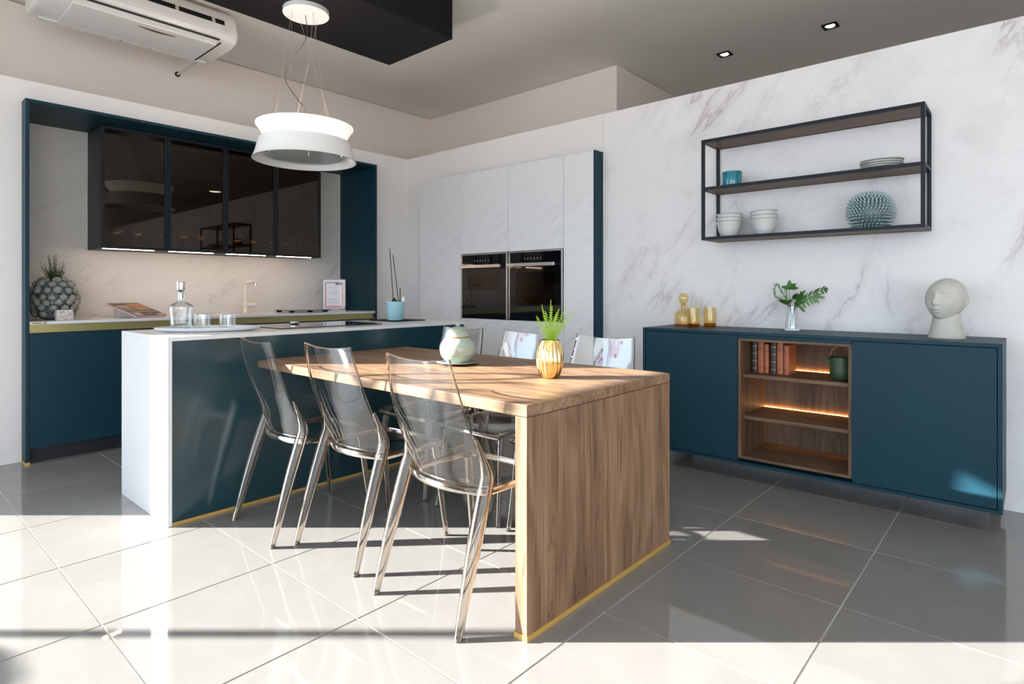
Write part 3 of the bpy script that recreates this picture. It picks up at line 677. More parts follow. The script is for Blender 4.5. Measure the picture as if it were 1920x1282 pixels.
tg = MB().prism([(0.045, 0.112), (0.068, 0.112), (0.070, 0.150), (0.062, 0.172), (0.050, 0.168), (0.045, 0.15)], 'y', -0.001, 0.001).xf(Matrix.Translation((px, py, pz)) @ Matrix.Rotation(R(41.5), 4, 'Z'))
obj('plant_tag', tg, 'paperw', t)

# tray, decanter, tumblers
rx, ry = -3.44, 1.335
t = thing('oval_tray', 'white oval tray on the near end of the island', 'tray', (rx, ry, IZ))
def oval(a, z): return 1.0
trm = MB().lathe([(0.20, 0), (0.245, 0.004), (0.268, 0.016), (0.272, 0.022), (0.268, 0.023), (0.245, 0.011), (0.20, 0.007), (0.001, 0.007)], (0, 0, 0), 64)
trm.xf(Matrix.Translation((rx, ry, IZ)) @ Matrix.Rotation(R(56), 4, 'Z') @ Matrix.Diagonal((1.0, 0.55, 1, 1)))
obj('dish', trm, 'tray', t, smooth=50)
tz = IZ + 0.0075
dx, dy = -3.50, 1.215
t = thing('clear_decanter', 'clear glass decanter with tall stopper on the white tray', 'decanter', (dx, dy, tz))
outer = catmull([(0.047, 0.0), (0.051, 0.006), (0.058, 0.07), (0.064, 0.118), (0.060, 0.132), (0.035, 0.147), (0.022, 0.156), (0.0195, 0.17), (0.0195, 0.20), (0.0215, 0.206)], 4)
inner = catmull([(0.019, 0.204), (0.0165, 0.17), (0.019, 0.157), (0.034, 0.142), (0.056, 0.128), (0.059, 0.116), (0.053, 0.07), (0.046, 0.014), (0.001, 0.012)], 4)
obj('bottle', MB().lathe(outer + inner, (dx, dy, tz), 40), 'clear', t, smooth=60)
obj('base', MB().lathe([(0.046, 0.0005), (0.049, 0.004), (0.047, 0.010), (0.001, 0.011)], (dx, dy, tz), 32), 'clear_s', t, smooth=50)
obj('liquid', MB().lathe([(0.001, 0.0125), (0.044, 0.0145), (0.0475, 0.04), (0.001, 0.040)], (dx, dy, tz), 32), 'water', t, smooth=40)
obj('stopper', MB().lathe([(0.012, 0.172), (0.0135, 0.205), (0.012, 0.210), (0.018, 0.216), (0.0195, 0.222), (0.0205, 0.262), (0.0195, 0.265)], (dx, dy, tz), 8), 'clear_s', t)
def tumbler(x, y, label):
    t = thing('tumbler', label, 'glass', (x, y, tz), 'clear tumblers on the tray')
    def fl_(a, z): return 1.0 + 0.012 * math.cos(14 * a)
    pr = [(0.037, 0.0), (0.0395, 0.003), (0.041, 0.03), (0.0415, 0.083), (0.0395, 0.083), (0.0385, 0.03), (0.036, 0.016), (0.001, 0.014)]
    obj('wall', MB().lathe(pr, (x, y, tz), 56, fn=fl_), 'clear', t, smooth=30)
    obj('base', MB().lathe([(0.036, 0.0005), (0.038, 0.003), (0.0375, 0.013), (0.001, 0.0135)], (x, y, tz), 24), 'clear_s', t, smooth=40)
tumbler(-3.435, 1.30, 'clear ridged tumbler next to the decanter on the tray'); tumbler(-3.335, 1.395, 'clear ridged tumbler at the far end of the tray')

# ------------------------------------------------------------------ hood lamp over the island
lx, ly = -3.512, 1.958
t = thing('hood_lamp', 'white pendant cooker hood hanging on wires over the island', 'hood lamp', (lx, ly, 1.97))
up = catmull([(0.250, 2.062), (0.252, 2.085), (0.262, 2.12), (0.282, 2.155), (0.298, 2.175)], 5)
up2 = [(r - 0.006, z) for r, z in up[::-1]]
obj('upper_shade', MB().lathe(up + [(0.299, 2.184), (0.290, 2.186)] + up2, (lx, ly, 0), 96, cap=(False, False)), 'shade', t, smooth=50)
lo = catmull([(0.319, 1.962), (0.308, 1.985), (0.297, 2.02), (0.289, 2.055), (0.284, 2.078)], 5)
lo2 = [(r - 0.006, z) for r, z in lo[::-1]]
obj('lower_band', MB().lathe(lo + [(0.278, 2.086), (0.262, 2.090), (0.250, 2.090)] + [(0.250, 2.084)] + lo2 + [lo[0]], (lx, ly, 0), 96, cap=(False, False)), 'band', t, smooth=50)
obj('inner_ring', MB().lathe([(0.277, 2.065), (0.277, 2.035), (0.215, 2.05), (0.215, 2.065)], (lx, ly, 0), 64, cap=(False, False)), 'inner', t, smooth=40)
obj('housing', MB().lathe([(0.24, 2.10), (0.24, 2.062), (0.001, 2.060)], (lx, ly, 0), 48, cap=(True, False)), 'inner', t, smooth=40)
obj('lens_disc', MB().lathe([(0.232, 1.986), (0.235, 1.990), (0.232, 1.994)], (lx, ly, 0), 64), 'disc', t, smooth=40)
obj('knob', MB().lathe([(0.006, 1.966), (0.006, 1.986)], (lx + 0.13, ly - 0.05, 0), 10), 'steel', t, smooth=40)
obj('light_bar', B(lx - 0.10, lx + 0.02, ly - 0.055, ly - 0.048, 2.046, 2.052), 'lamp', t)
for a in (20, 70): obj('bulb', MB().lathe([(0.014, 2.030), (0.016, 2.036)], (lx + 0.248 * math.cos(R(a)), ly + 0.248 * math.sin(R(a)), 0), 14), 'lamp', t)
ul_d = bpy.data.lights.new('hood_uplight', 'POINT'); ul_d.energy = 9; ul_d.color = (1.0, 0.86, 0.74); ul_d.shadow_soft_size = 0.06
ulo = bpy.data.objects.new('hood_uplight', ul_d); COL.objects.link(ulo); ulo.parent = t; ulo.location = (0, 0, 0.185)
cz = 2.93
obj('ceiling_rose', MB().lathe([(0.139, -0.030), (0.1425, -0.027), (0.1425, 0.0)], (lx + 0.004, ly + 0.003, cz), 64), 'band', t, smooth=40)
def off(u, v): return Vector((lx, ly, 0)) + rt_ * u + Vector((-rt_.y, rt_.x, 0)) * v
wires = [((-0.065, -0.06, 2.90), (-0.165, -0.10, 2.16)), ((-0.055, 0.05, 2.90), (0.150, 0.12, 2.16)), ((0.068, -0.05, 2.90), (0.165, -0.09, 2.15)), ((0.065, 0.05, 2.90), (-0.13, 0.13, 2.16)),
         ((-0.065, -0.06, 2.90), (-0.068, -0.06, 2.52)), ((0.068, -0.05, 2.90), (0.028, -0.03, 2.52))]
for (a, b, c), (d, e, f) in wires: obj('wire', MB().tube([off(a, b) + Vector((0, 0, c)), off(d, e) + Vector((0, 0, f))], 0.0009, 5), 'wire', t)
cp = catmull([(0.0, 0.0, 2.90), (0.008, 0, 2.84), (0.01, 0, 2.77), (-0.03, 0, 2.69), (-0.10, 0, 2.60), (-0.128, 0, 2.53), (-0.124, 0, 2.47), (-0.08, 0, 2.40), (-0.02, 0, 2.32), (0.0, 0, 2.285), (0.0, 0, 2.12)], 4)
obj('power_cord', MB().tube([off(a, b) + Vector((0, 0, c)) for a, b, c in cp], 0.0026, 6), 'inner', t, smooth=60)

# ------------------------------------------------------------------ air conditioner
AY0, AY1 = 0.79, 1.955
t = thing('air_conditioner', 'long white ceiling-hung air conditioner with louvre slot', 'air conditioner', (-4.78, (AY0 + AY1) / 2, 2.96))
sec = [(-5.07, 3.00), (-5.03, 2.965), (-4.57, 2.960), (-4.50, 2.985), (-4.475, 3.035), (-4.50, 3.15), (-4.56, 3.215), (-5.07, 3.215)]
obj('body', MB().prism(sec, 'y', AY0, AY1), 'white', t, bevel=0.022, seg=4, smooth=60)
obj('hanger', B(-5.0, -4.65, AY0 + 0.1, AY1 - 0.05, 3.20, CEIL), 'white', t, bevel=0.003)
obj('intake_panel', B(-4.975, -4.56, AY0 + 0.16, AY1 - 0.13, 2.953, 2.966), 'white', t, bevel=0.004)
obj('rear_panel', B(-5.035, -4.985, AY0 + 0.06, AY1 - 0.04, 2.955, 2.972), 'white', t, bevel=0.003)
ss = MB()
for yy in (1.33, 1.52): ss.box(-5.036, -4.984, yy, yy + 0.0015, 2.9535, 2.956)
ss.box(-4.98, -4.5, AY1 - 0.124, AY1 - 0.119, 2.9535, 2.964); ss.box(-4.515, -4.495, AY0 + 0.12, AY1 - 0.13, 2.976, 2.983)
obj('seam', ss, 'seam', t)
mt = Matrix.Translation((-4.49, 0, 3.075)) @ Matrix.Rotation(R(-14), 4, 'Y')
obj('louvre_slot', B(-0.015, 0.012, AY0 + 0.14, AY1 - 0.10, 0.010, 0.048).xf(mt), 'black', t)
obj('louvre_flap', B(-0.010, 0.020, AY0 + 0.13, AY1 - 0.10, -0.055, 0.006).xf(mt), 'white', t, bevel=0.004)
for k in range(4): obj('slot_clip', B(0.002, 0.0145, AY0 + 0.24 + k * 0.245, AY0 + 0.262 + k * 0.245, 0.008, 0.050).xf(mt), 'page', t)
ln = []
for k in range(13):
    f_ = k / 12; ln.append((1.33 + 0.235 * f_, -0.024 * math.sin(math.pi * f_)))
pg = [(-4.62 + b, a) for a, b in ln] + [(-4.62 + 0.002, a) for a, b in ln[::-1]]
obj('logo_lens', MB().prism(pg, 'z', 2.9495, 2.9545), 'logo', t)
pipe = MB().tube([(-4.98, 1.90, 3.0), (-5.2, 1.905, 3.01), (-5.62, 1.915, 3.015)], 0.010, 10)
dp = obj('drain_pipe', pipe, 'white', t, smooth=60)
obj('wall_sleeve', MB().tube([(-5.60, 1.9145, 3.015), (-5.592, 1.9145, 3.015)], 0.022, 16), 'black', dp)

# ------------------------------------------------------------------ tall cabinets and ovens
TB = YR + 0.50; cols = [(-4.655, -4.056), (-4.056, -3.453), (-3.453, -2.852), (-2.852, -2.562)]
OZ0, OZ1 = 0.872, 1.462
nm = ('full-height marble-print tall cabinet in the wall corner', 'marble-print oven cabinet holding the compact oven', 'marble-print oven cabinet holding the larger oven', 'narrow marble-print tall cabinet with a dark blue side')
for k, (a, b) in enumerate(cols):
    t = thing('tall_cabinet', nm[k], 'cabinet', ((a + b) / 2, TY, 0), 'marble tall cabinets')
    g = 0.0018
    bd = MB(); bd.box(a, a + 0.016, TY + 0.022, TB, 0.06, TZ); bd.box(b - 0.016, b, TY + 0.022, TB, 0.06, TZ); bd.box(a + .016, b - .016, TB - 0.012, TB, 0.06, TZ)
    for z in (0.06, TZ - 0.016) + ((OZ0 - 0.018, OZ1 + 0.002) if k in (1, 2) else ()): bd.box(a + .016, b - .016, TY + 0.022, TB - .012, z, z + 0.016)
    obj('body', bd, 'dark', t)
    obj('plinth', B(a, b, TY + 0.06, TY + 0.08, 0, 0.06), 'dark', t)
    if k in (1, 2):
        obj('door', B(a + g, b - g, TY, TY + 0.02, OZ1 + 0.008, TZ), 'lam', t, bevel=0.0008)
        obj('door', B(a + g, b - g, TY, TY + 0.02, 0.06, OZ0 - 0.004), 'lam', t, bevel=0.0008)
    else:
        obj('door', B(a + g, b - g, TY, TY + 0.02, 0.06, TZ), 'lam', t, bevel=0.0008)
    if k == 3:
        o = obj('side_panel', B(b + 0.001, TX1, TY - 0.002, TB, 0, TZ), 'teal', t); o['label'] = 'dark blue side panel'
def oven(a, b, label, win, cav):
    t = thing('built_in_oven', label, 'oven', ((a + b) / 2, TY, OZ0), 'built-in ovens')
    z0, z1 = OZ0 + 0.003, OZ1 - 0.003; f = MB(); y0 = TY - 0.004
    f.box(a, a + 0.016, y0, TY + 0.02, z0, z1 + 0.006); f.box(b - 0.016, b, y0, TY + 0.02, z0, z1 + 0.006); f.box(a + .016, b - .016, y0, TY + 0.02, z1 - 0.004, z1 + 0.006)
    obj('steel_frame', f, 'steel', t, bevel=0.001)
    obj('casing', B(a + 0.018, b - 0.018, TY + 0.03, TB - 0.02, z0, z1 - 0.01), 'dark', t)
    obj('control_panel', B(a + 0.017, b - 0.017, TY - 0.006, TY + 0.03, z1 - 0.088, z1 - 0.005), 'oven', t, bevel=0.001)
    mk = MB()
    for k in range(6): mk.box((a + b) / 2 - 0.11 + k * 0.035, (a + b) / 2 - 0.105 + k * 0.035, TY - 0.0064, TY - 0.006, z1 - 0.066, z1 - 0.052)
    obj('panel_marks', mk, 'ink', t)
    wx0, wx1, wz0, wz1 = win; m_ = MB()
    A0, A1, Z0, Z1 = a + 0.017, b - 0.017, z0, z1 - 0.091
    m_.box(A0, wx0, TY - 0.006, TY + 0.006, Z0, Z1); m_.box(wx1, A1, TY - 0.006, TY + 0.006, Z0, Z1); m_.box(wx0, wx1, TY - 0.006, TY + 0.006, Z0, wz0); m_.box(wx0, wx1, TY - 0.006, TY + 0.006, wz1, Z1)
    d = obj('door', m_, 'oven', t)
    obj('window', B(wx0, wx1, TY - 0.006, TY - 0.003, wz0, wz1), 'smoked', d)
    obj('cavity', MB().add([(wx0 - .01, TY + .029, wz0 - .01), (wx1 + .01, TY + .029, wz0 - .01), (wx1 + .01, TY + .029, wz1 + .01), (wx0 - .01, TY + .029, wz1 + .01)], [(0, 1, 2, 3)]), cav, d)
    h = MB().box(a + 0.017, b - 0.055, TY - 0.052, TY - 0.040, Z1 - 0.036, Z1 - 0.006)
    for x in (a + 0.05, b - 0.09): h.box(x, x + 0.014, TY - 0.040, TY - 0.006, Z1 - 0.030, Z1 - 0.012)
    obj('handle', h, 'steel', d, bevel=0.003)
oven(-4.050, -3.462, 'compact black built-in oven with small window and steel handle', (-3.96, -3.56, 1.13, 1.27), 'cavity_refl')
oven(-3.447, -2.858, 'larger black built-in oven with wide glass door beside the compact one', (-3.36, -2.94, 1.00, 1.28), 'cavity')

# ------------------------------------------------------------------ sideboard
SX0, SX1, SY, SZ0, SZ1 = -1.935, -0.105, 3.490, 0.105, 0.885
sb = thing('sideboard', 'long dark blue wall-hung sideboard with open oak shelves', 'sideboard', ((SX0 + SX1) / 2, 3.72, 0))
cas = MB(); cas.box(SX0, SX1, SY, YR - 0.001, SZ1 - 0.018, SZ1); cas.box(SX0, SX1, SY, YR - 0.001, SZ0, SZ0 + 0.016)
cas.box(SX0, SX0 + 0.018, SY, YR - 0.001, SZ0 + 0.016, SZ1 - 0.018); cas.box(SX1 - 0.018, SX1, SY, YR - 0.001, SZ0 + 0.016, SZ1 - 0.018)
obj('carcass', cas, 'teal', sb, bevel=0.001)
OX0, OX1 = -1.312, -0.714
obj('door', B(SX0 + 0.021, OX0 - 0.002, SY + 0.003, SY + 0.022, SZ0 + 0.019, SZ1 - 0.022), 'teal', sb, bevel=0.001)
obj('door', B(OX1 + 0.002, SX1 - 0.021, SY + 0.003, SY + 0.022, SZ0 + 0.019, SZ1 - 0.022), 'teal', sb, bevel=0.001)
obj('inner_body', MB().box(SX0 + 0.02, OX0 - 0.001, SY + 0.03, YR - 0.03, SZ0 + 0.018, SZ1 - 0.02).box(OX1 + 0.001, SX1 - 0.02, SY + 0.03, YR - 0.03, SZ0 + 0.018, SZ1 - 0.02), 'dark', sb)
obj('top_fascia', B(OX0, OX1, SY + 0.004, SY + 0.022, 0.848, SZ1 - 0.020), 'teal', sb)
oy = SY + 0.012; NB = 3.915
obj('oak_side', B(OX0, OX0 + 0.018, oy, NB, 0.138, 0.846), 'woodd_z', sb, bevel=0.0006); obj('oak_side', B(OX1 - 0.018, OX1, oy, NB, 0.138, 0.846), 'woodd_z', sb, bevel=0.0006)
obj('oak_back', B(OX0, OX1, NB, NB + 0.012, 0.138, 0.846), 'woodd_z', sb); obj('oak_top', B(OX0 + 0.018, OX1 - 0.018, oy, NB, 0.832, 0.846), 'woodd_x', sb)
obj('oak_bottom', B(OX0 + 0.018, OX1 - 0.018, oy, NB, 0.138, 0.154), 'woodd_x', sb)
for z in (0.614, 0.366):
    s_ = obj('oak_shelf', B(OX0 + 0.018, OX1 - 0.018, oy + 0.035, NB - 0.014, z, z + 0.020), 'woodd_x', sb, bevel=0.0006)
    o = obj('light_strip', B(OX0 + 0.02, OX1 - 0.02, NB - 0.010, NB - 0.004, z + 0.012, z + 0.0205), 'led_o', s_); o['label'] = 'orange glowing light strip'
for x in (SX0 + 0.12, SX1 - 0.06): obj('leg', B(x, x + 0.04, YR - 0.10, YR - 0.06, 0, SZ0), 'black', sb)

def book(x0, w, h, d, y0, m, label, bands):
    z = 0.6342
    t = thing('book', label, 'book', (x0 + w / 2, y0, z), 'leather books on the sideboard shelf')
    sp = []
    for k in range(9):
        a = math.pi * k / 8; sp.append((x0 + w / 2 - w / 2 * math.cos(a), y0 + 0.008 - 0.008 * math.sin(a)))
    cov = MB(); cov.prism(sp + [(x0 + w, y0 + 0.012), (x0, y0 + 0.012)], 'z', z, z + h)
    cov.box(x0, x0 + 0.003, y0 + 0.012, y0 + d, z, z + h); cov.box(x0 + w - 0.003, x0 + w, y0 + 0.012, y0 + d, z, z + h)
    obj('cover', cov, m, t)
    obj('pages', B(x0 + 0.0032, x0 + w - 0.0032, y0 + 0.0125, y0 + d - 0.004, z + 0.003, z + h - 0.004), 'page', t)
    for f_ in bands:
        pb = [(x0 + w / 2 + (p[0] - x0 - w / 2) * 1.03, p[1] - 0.0012) for p in sp]
        obj('spine_band', MB().prism(pb, 'z', z + h * f_, z + h * f_ + 0.0022), 'gilt' if m == 'book_d' else 'book_d', t)
bk = [(-1.287, .034, .196, 'book_d', 'dark brown book at the outer end of the leather row'), (-1.250, .036, .186, 'book_o', 'taller tan leather book after the first dark one'),
      (-1.212, .027, .172, 'book_o', 'shorter tan leather book before the second dark one'), (-1.176, .034, .196, 'book_d', 'dark brown book in the middle of the leather row'),
      (-1.139, .036, .186, 'book_o', 'taller tan leather book after the second dark one'), (-1.100, .030, .172, 'book_o', 'shorter tan leather book at the row end facing the teapot')]
for i, (x, w, h, m, lb) in enumerate(bk): book(x, w, h, 0.135, 3.645, m, lb, (.12, .35, .58, .80) if m == 'book_d' else (.16, .74, .80))

tx, ty, tz2 = -0.795, 3.635, 0.6342
t = thing('teapot', 'dark green stoneware teapot with bent wooden handle on the sideboard shelf', 'teapot', (tx, ty, tz2))
obj('body', MB().lathe(catmull([(0.034, 0), (0.046, 0.008), (0.056, 0.035), (0.057, 0.08), (0.056, 0.122), (0.053, 0.127)], 4) + [(0.049, 0.126), (0.05, 0.11)], (tx, ty, tz2), 32), 'teapot', t, smooth=50)
obj('lid', MB().lathe([(0.049, 0.116), (0.049, 0.121), (0.012, 0.124), (0.010, 0.132), (0.001, 0.134)], (tx, ty, tz2), 24), 'teapot', t, smooth=40)
spx = MB().tube([(tx - 0.045, ty - .012, tz2 + 0.095), (tx - 0.066, ty - .018, tz2 + 0.112), (tx - 0.078, ty - .021, tz2 + 0.124)], [0.017, 0.010, 0.005], 10)
obj('spout', spx, 'teapot', t, smooth=60)
hp = [(tx - 0.05 * math.cos(a) , ty, tz2 + 0.132 + 0.058 * math.sin(a)) for a in [math.pi * k / 12 for k in range(13)]]
obj('handle', MB().tube(hp, 0.006, 8, squash=(2.0, 0.8)), 'handle', t, smooth=60)
for s_ in (-1, 1): obj('handle_lug', MB().lathe([(0.008, 0.118), (0.009, 0.128), (0.006, 0.138)], (tx + s_ * 0.05, ty, tz2), 12), 'black', t, smooth=40)

# things on the sideboard
zt = SZ1 + 0.0003
ax, ay = -1.80, 3.81
t = thing('amber_decanter', 'amber glass decanter with round hollow stopper on the sideboard', 'decanter', (ax, ay, zt))
pr = catmull([(0.054, 0), (0.060, 0.008), (0.062, 0.04), (0.060, 0.075), (0.048, 0.10), (0.022, 0.118), (0.015, 0.128), (0.0155, 0.142), (0.024, 0.152)], 5)
obj('bottle', MB().lathe(pr, (ax, ay, zt), 40, cap=(True, False)), 'amber', t, smooth=60)
obj('base', MB().lathe([(0.050, 0.001), (0.056, 0.006), (0.056, 0.014), (0.001, 0.016)], (ax, ay, zt), 32), 'amber_d', t, smooth=40)
pr = catmull([(0.012, 0.130), (0.013, 0.150), (0.034, 0.163), (0.029, 0.168), (0.0345, 0.185), (0.032, 0.208), (0.018, 0.224), (0.001, 0.228)], 5)
obj('stopper', MB().lathe(pr, (ax, ay, zt), 32), 'amber', t, smooth=60)
def amber_glass(x, y, lb):
    t = thing('amber_tumbler', lb, 'glass', (x, y, zt), 'amber tumblers on the sideboard')
    pr = catmull([(0.033, 0), (0.038, 0.006), (0.0415, 0.04), (0.0415, 0.08), (0.039, 0.130)], 4)
    obj('wall', MB().lathe(pr, (x, y, zt), 36, cap=(True, False)), 'amber', t, smooth=60)
    obj('base', MB().lathe([(0.032, 0.001), (0.037, 0.006), (0.039, 0.026), (0.001, 0.022)], (x, y, zt), 28), 'amber_d', t, smooth=40)
amber_glass(-1.675, 3.69, 'amber tumbler standing in front of the amber decanter'); amber_glass(-1.615, 3.815, 'amber tumbler standing clear of the amber decanter')

gx_, gy_ = -1.105, 3.83
t = thing('greenery_vase', 'clear glass vase with mixed leafy sprigs on the sideboard', 'vase', (gx_, gy_, zt))
pr = [(0.043, 0), (0.043, 0.012), (0.040, 0.045), (0.034, 0.10), (0.030, 0.145)]
obj('glass', MB().lathe(pr + [(0.028, 0.145), (0.032, 0.10), (0.038, 0.045), (0.039, 0.014), (0.001, 0.013)], (gx_, gy_, zt), 32), 'clear', t, smooth=50)
obj('base', MB().lathe([(0.042, 0.0005), (0.0425, 0.011), (0.001, 0.0115)], (gx_, gy_, zt), 28), 'clear_s', t, smooth=40)
obj('water', MB().lathe([(0.001, 0.0132), (0.038, 0.0142), (0.0365, 0.045), (0.001, 0.045)], (gx_, gy_, zt), 28), 'water', t, smooth=40)
g0 = Vector((gx_, gy_, zt)); fwv = Vector((-rt_.y, rt_.x, 0))
def G(u, v, z): return g0 + rt_ * u + fwv * v + Vector((0, 0, z))
def sprig(pts, leaves, mats, name='sprig'):
    mb = MB(); cp_ = catmull(pts, 5); mb.tube([G(*p) for p in cp_], 0.0014, 5, 1)
    for (f_, du, dv, dz, L, w) in leaves:
        q = cp_[min(len(cp_) - 1, int(f_ * (len(cp_) - 1)))]
        blade(mb, G(*q), rt_ * du + fwv * dv + Vector((0, 0, dz)), L, w, (0.2, -1, 0.35), 0.25, 5, 0)
    obj(name, mb, mats, t, smooth=80)
sprig([(0.012, 0, 0.02), (-0.004, 0, 0.11), (-0.014, 0, 0.20), (-0.016, 0, 0.255)], [(1, -.15, -.3, 1, .052, .014), (1, .75, -.2, .75, .050, .013), (1, -.85, -.1, .25, .050, .013), (1, .85, -.3, .12, .052, .012), (1, .1, -.9, .2, .03, .012)], ['leaf', 'stem'])
rl = []
for k in range(6): f_ = .5 + .085 * k; rl += [(f_, .55, -.2, .8, .040, .0052), (f_, .75, .1, -.6, .038, .0052)]
sprig([(-0.012, 0, 0.02), (0.01, 0, 0.12), (0.05, -.01, 0.185), (0.12, -.02, 0.225), (0.185, -.02, 0.25)], rl + [(1, 1, 0, .05, .075, .007), (1, .8, 0, .5, .03, .006), (1, .6, 0, -.6, .035, .006)], ['leaf', 'stem'])
rl = []
for k in range(5): f_ = .5 + .10 * k; rl += [(f_, .7, -.3, .55, .046, .006), (f_, .5, -.1, -.8, .044, .006)]
sprig([(-0.006, .01, 0.02), (0.012, 0, 0.12), (0.05, -.02, 0.17), (0.10, -.03, 0.198), (0.135, -.03, 0.20)], rl + [(1, 1, 0, .1, .06, .008)], ['leaf2', 'stem'])
rl = []
for k in range(5): f_ = .5 + .10 * k; rl += [(f_, .4, -.2, .85, .042, .007), (f_, .9, -.1, -.1, .040, .006), (f_, -.3, -.5, .8, .034, .006)]
sprig([(0.0, 0, 0.02), (0.008, 0, 0.12), (0.03, -.02, 0.18), (0.055, -.02, 0.225)], rl, ['leaf', 'stem'])
rl = []
for k in range(34): f_ = .35 + .65 * k / 34; rl.append((f_, random.uniform(-1, .6), random.uniform(-.6, .6), random.uniform(-.3, 1), random.uniform(.012, .02), .0032))
sprig([(0.014, .01, 0.02), (-0.01, 0, 0.12), (-0.035, 0, 0.19), (-0.065, 0, 0.245), (-0.085, 0, 0.275)], rl, ['leaf2', 'stem'])
sprig([(0.01, .005, 0.02), (-0.008, 0, 0.13), (-0.03, 0, 0.20), (-0.03, 0.01, 0.255)], rl, ['leaf2', 'stem'])
sprig([(0.012, .01, 0.02), (-0.012, 0, 0.12), (-0.05, 0, 0.18), (-0.095, 0, 0.205), (-0.105, 0, 0.25), (-.09, 0, .285)], rl, ['leaf2', 'stem'])
sprig([(0.010, 0, 0.02), (-0.01, 0, 0.12), (-0.03, 0, 0.165)], [(1, -.9, -.3, .35, .06, .013), (.95, -.5, -.4, .3, .05, .013), (1, .2, -.6, .4, .045, .012)], ['leafd', 'stem'])
sprig([(-0.006, 0, 0.02), (0.014, 0, 0.12), (0.03, -.01, 0.16)], [(1, .5, -.4, -.75, .065, .009), (1, .8, -.2, .4, .05, .012), (.9, 0, -.5, .7, .05, .014), (1, .2, -.3, .9, .05, .014)], ['leaf', 'stem'])
sprig([(-0.006, .004, 0.02), (0.014, 0.004, 0.12), (0.016, -.01, 0.19)], [(1, -.3, -.5, .4, .045, .018), (1, .5, -.4, .5, .045, .018), (1, .1, -.4, 1, .04, .014)], ['leafd', 'stem'])

# concrete head
hx, hy = -0.335, 3.745
t = thing('concrete_head', 'pale concrete head sculpture with closed lips on the sideboard', 'sculpture', (hx, hy, zt))
def gs(x, s_): return math.exp(-(x / s_) ** 2)
BU = [(0, -.20, 0.149, .10, .13), (0, -.30, 0.068, .16, .07), (0, .06, .06, .10, .22), (.40, .10, -0.101, .20, .11), (.42, .07, 0.047, .13, .05), (.36, .29, .035, .36, .08),
      (0, -.56, 0.074, .24, .05), (0, -.70, 0.068, .22, .055), (0, -.63, -0.041, .26, .022), (0, -.98, .06, .35, .16), (.62, -.30, .035, .3, .25), (1.78, -.06, .12, .09, .20), (1.88, -.05, .05, .10, .16), (1.62, -.06, -.035, .08, .15)]
def head(u, v):
    az = -math.pi + 2 * math.pi * u; el = -math.pi / 2 + math.pi * v
    r = 1.0
    for a0, e0, A, sa, se in BU:
        for sg in ((1,) if a0 == 0 else (1, -1)): r += A * gs(az - sg * a0, sa) * gs(el - e0, se)
    ce = math.cos(el); x = 0.098 * r * ce * math.cos(az); y = 0.086 * r * ce * math.sin(az); z = 0.112 * r * math.sin(el)
    if z < 0: x = x * (1 + 0.5 * z) + 0.018 * (-z / 0.11); y *= (1 + 1.9 * z)
    if x < 0: z2 = z; z = z + (-x) * 0.10
    return Vector((x, y, z))
hb = MB().grid(head, 120, 90)
hm = Matrix.Translation((hx, hy, zt + 0.196)) @ Matrix.Rotation(R(-112), 4, 'Z') @ Matrix.Rotation(R(-8), 4, 'Y') @ Matrix.Diagonal((1.02, 1.02, 0.98, 1))
nk = MB().lathe(catmull([(0.079, 0), (0.078, 0.012), (0.069, 0.05), (0.060, 0.09), (0.058, 0.12), (0.054, 0.16)], 5), (hx, hy, zt), 40)
hb.xf(hm)
obj('head', hb, 'concrete', t, smooth=80); obj('neck', nk, 'concrete', t, smooth=60)

# ------------------------------------------------------------------ wall shelf
HX0, HX1, HY, HZ = -1.622, -0.420, 3.692, (1.456, 1.779, 2.088)
sh = thing('wall_shelf', 'black metal framed wall shelf with three oak boards', 'shelf', ((HX0 + HX1) / 2, 3.82, HZ[0]))
w = 0.019
for x in (HX0, HX1 - w):
    for y in (HY, YR - w - 0.001): obj('post', B(x, x + w, y, y + w, HZ[0], HZ[2] + w), 'blackm', sh, bevel=0.001)
for z in HZ:
    for y in (HY, YR - w - 0.001): obj('rail', B(HX0 + w, HX1 - w, y, y + w, z, z + w), 'blackm', sh, bevel=0.001)
    for x in (HX0, HX1 - w): obj('rail', B(x, x + w, HY + w, YR - w - 0.001, z, z + w), 'blackm', sh, bevel=0.001)
    obj('board', B(HX0 + w, HX1 - w, HY + w, YR - w - 0.001, z + 0.001, z + w - 0.001), 'woodd_x', sh)
z1_, z2_ = HZ[0] + w, HZ[1] + w
jx, jy = -1.468, 3.815
t = thing('turquoise_jar', 'small glossy turquoise jar on the middle board of the wall shelf', 'jar', (jx, jy, z2_))
obj('body', MB().lathe([(0.060, 0.010), (0.0615, 0.014), (0.0615, 0.085), (0.060, 0.088)], (jx, jy, z2_), 40), 'blue', t, smooth=40)
obj('foot', MB().lathe([(0.058, 0), (0.060, 0.010)], (jx, jy, z2_), 40), 'terracotta', t, smooth=40)
obj('lid', MB().lathe([(0.0625, 0.089), (0.0635, 0.093), (0.061, 0.099), (0.001, 0.100)], (jx, jy, z2_), 40), 'blue', t, smooth=40)
for k, n in enumerate(('bottom', 'second', 'third', 'top')):
    p = MB().lathe([(0.062, 0), (0.070, 0.002), (0.105, 0.011), (0.106, 0.0145), (0.102, 0.0145), (0.07, 0.006), (0.001, 0.006)], (-0.635 + 0.003 * (k % 2), 3.822 - 0.002 * k, z2_ + 0.0125 * k), 48)
    tag(obj('plate', p, 'ceram', smooth=40), 'off-white plate, %s of the stack on the wall shelf' % n, 'plate', 'plates stacked on the wall shelf')
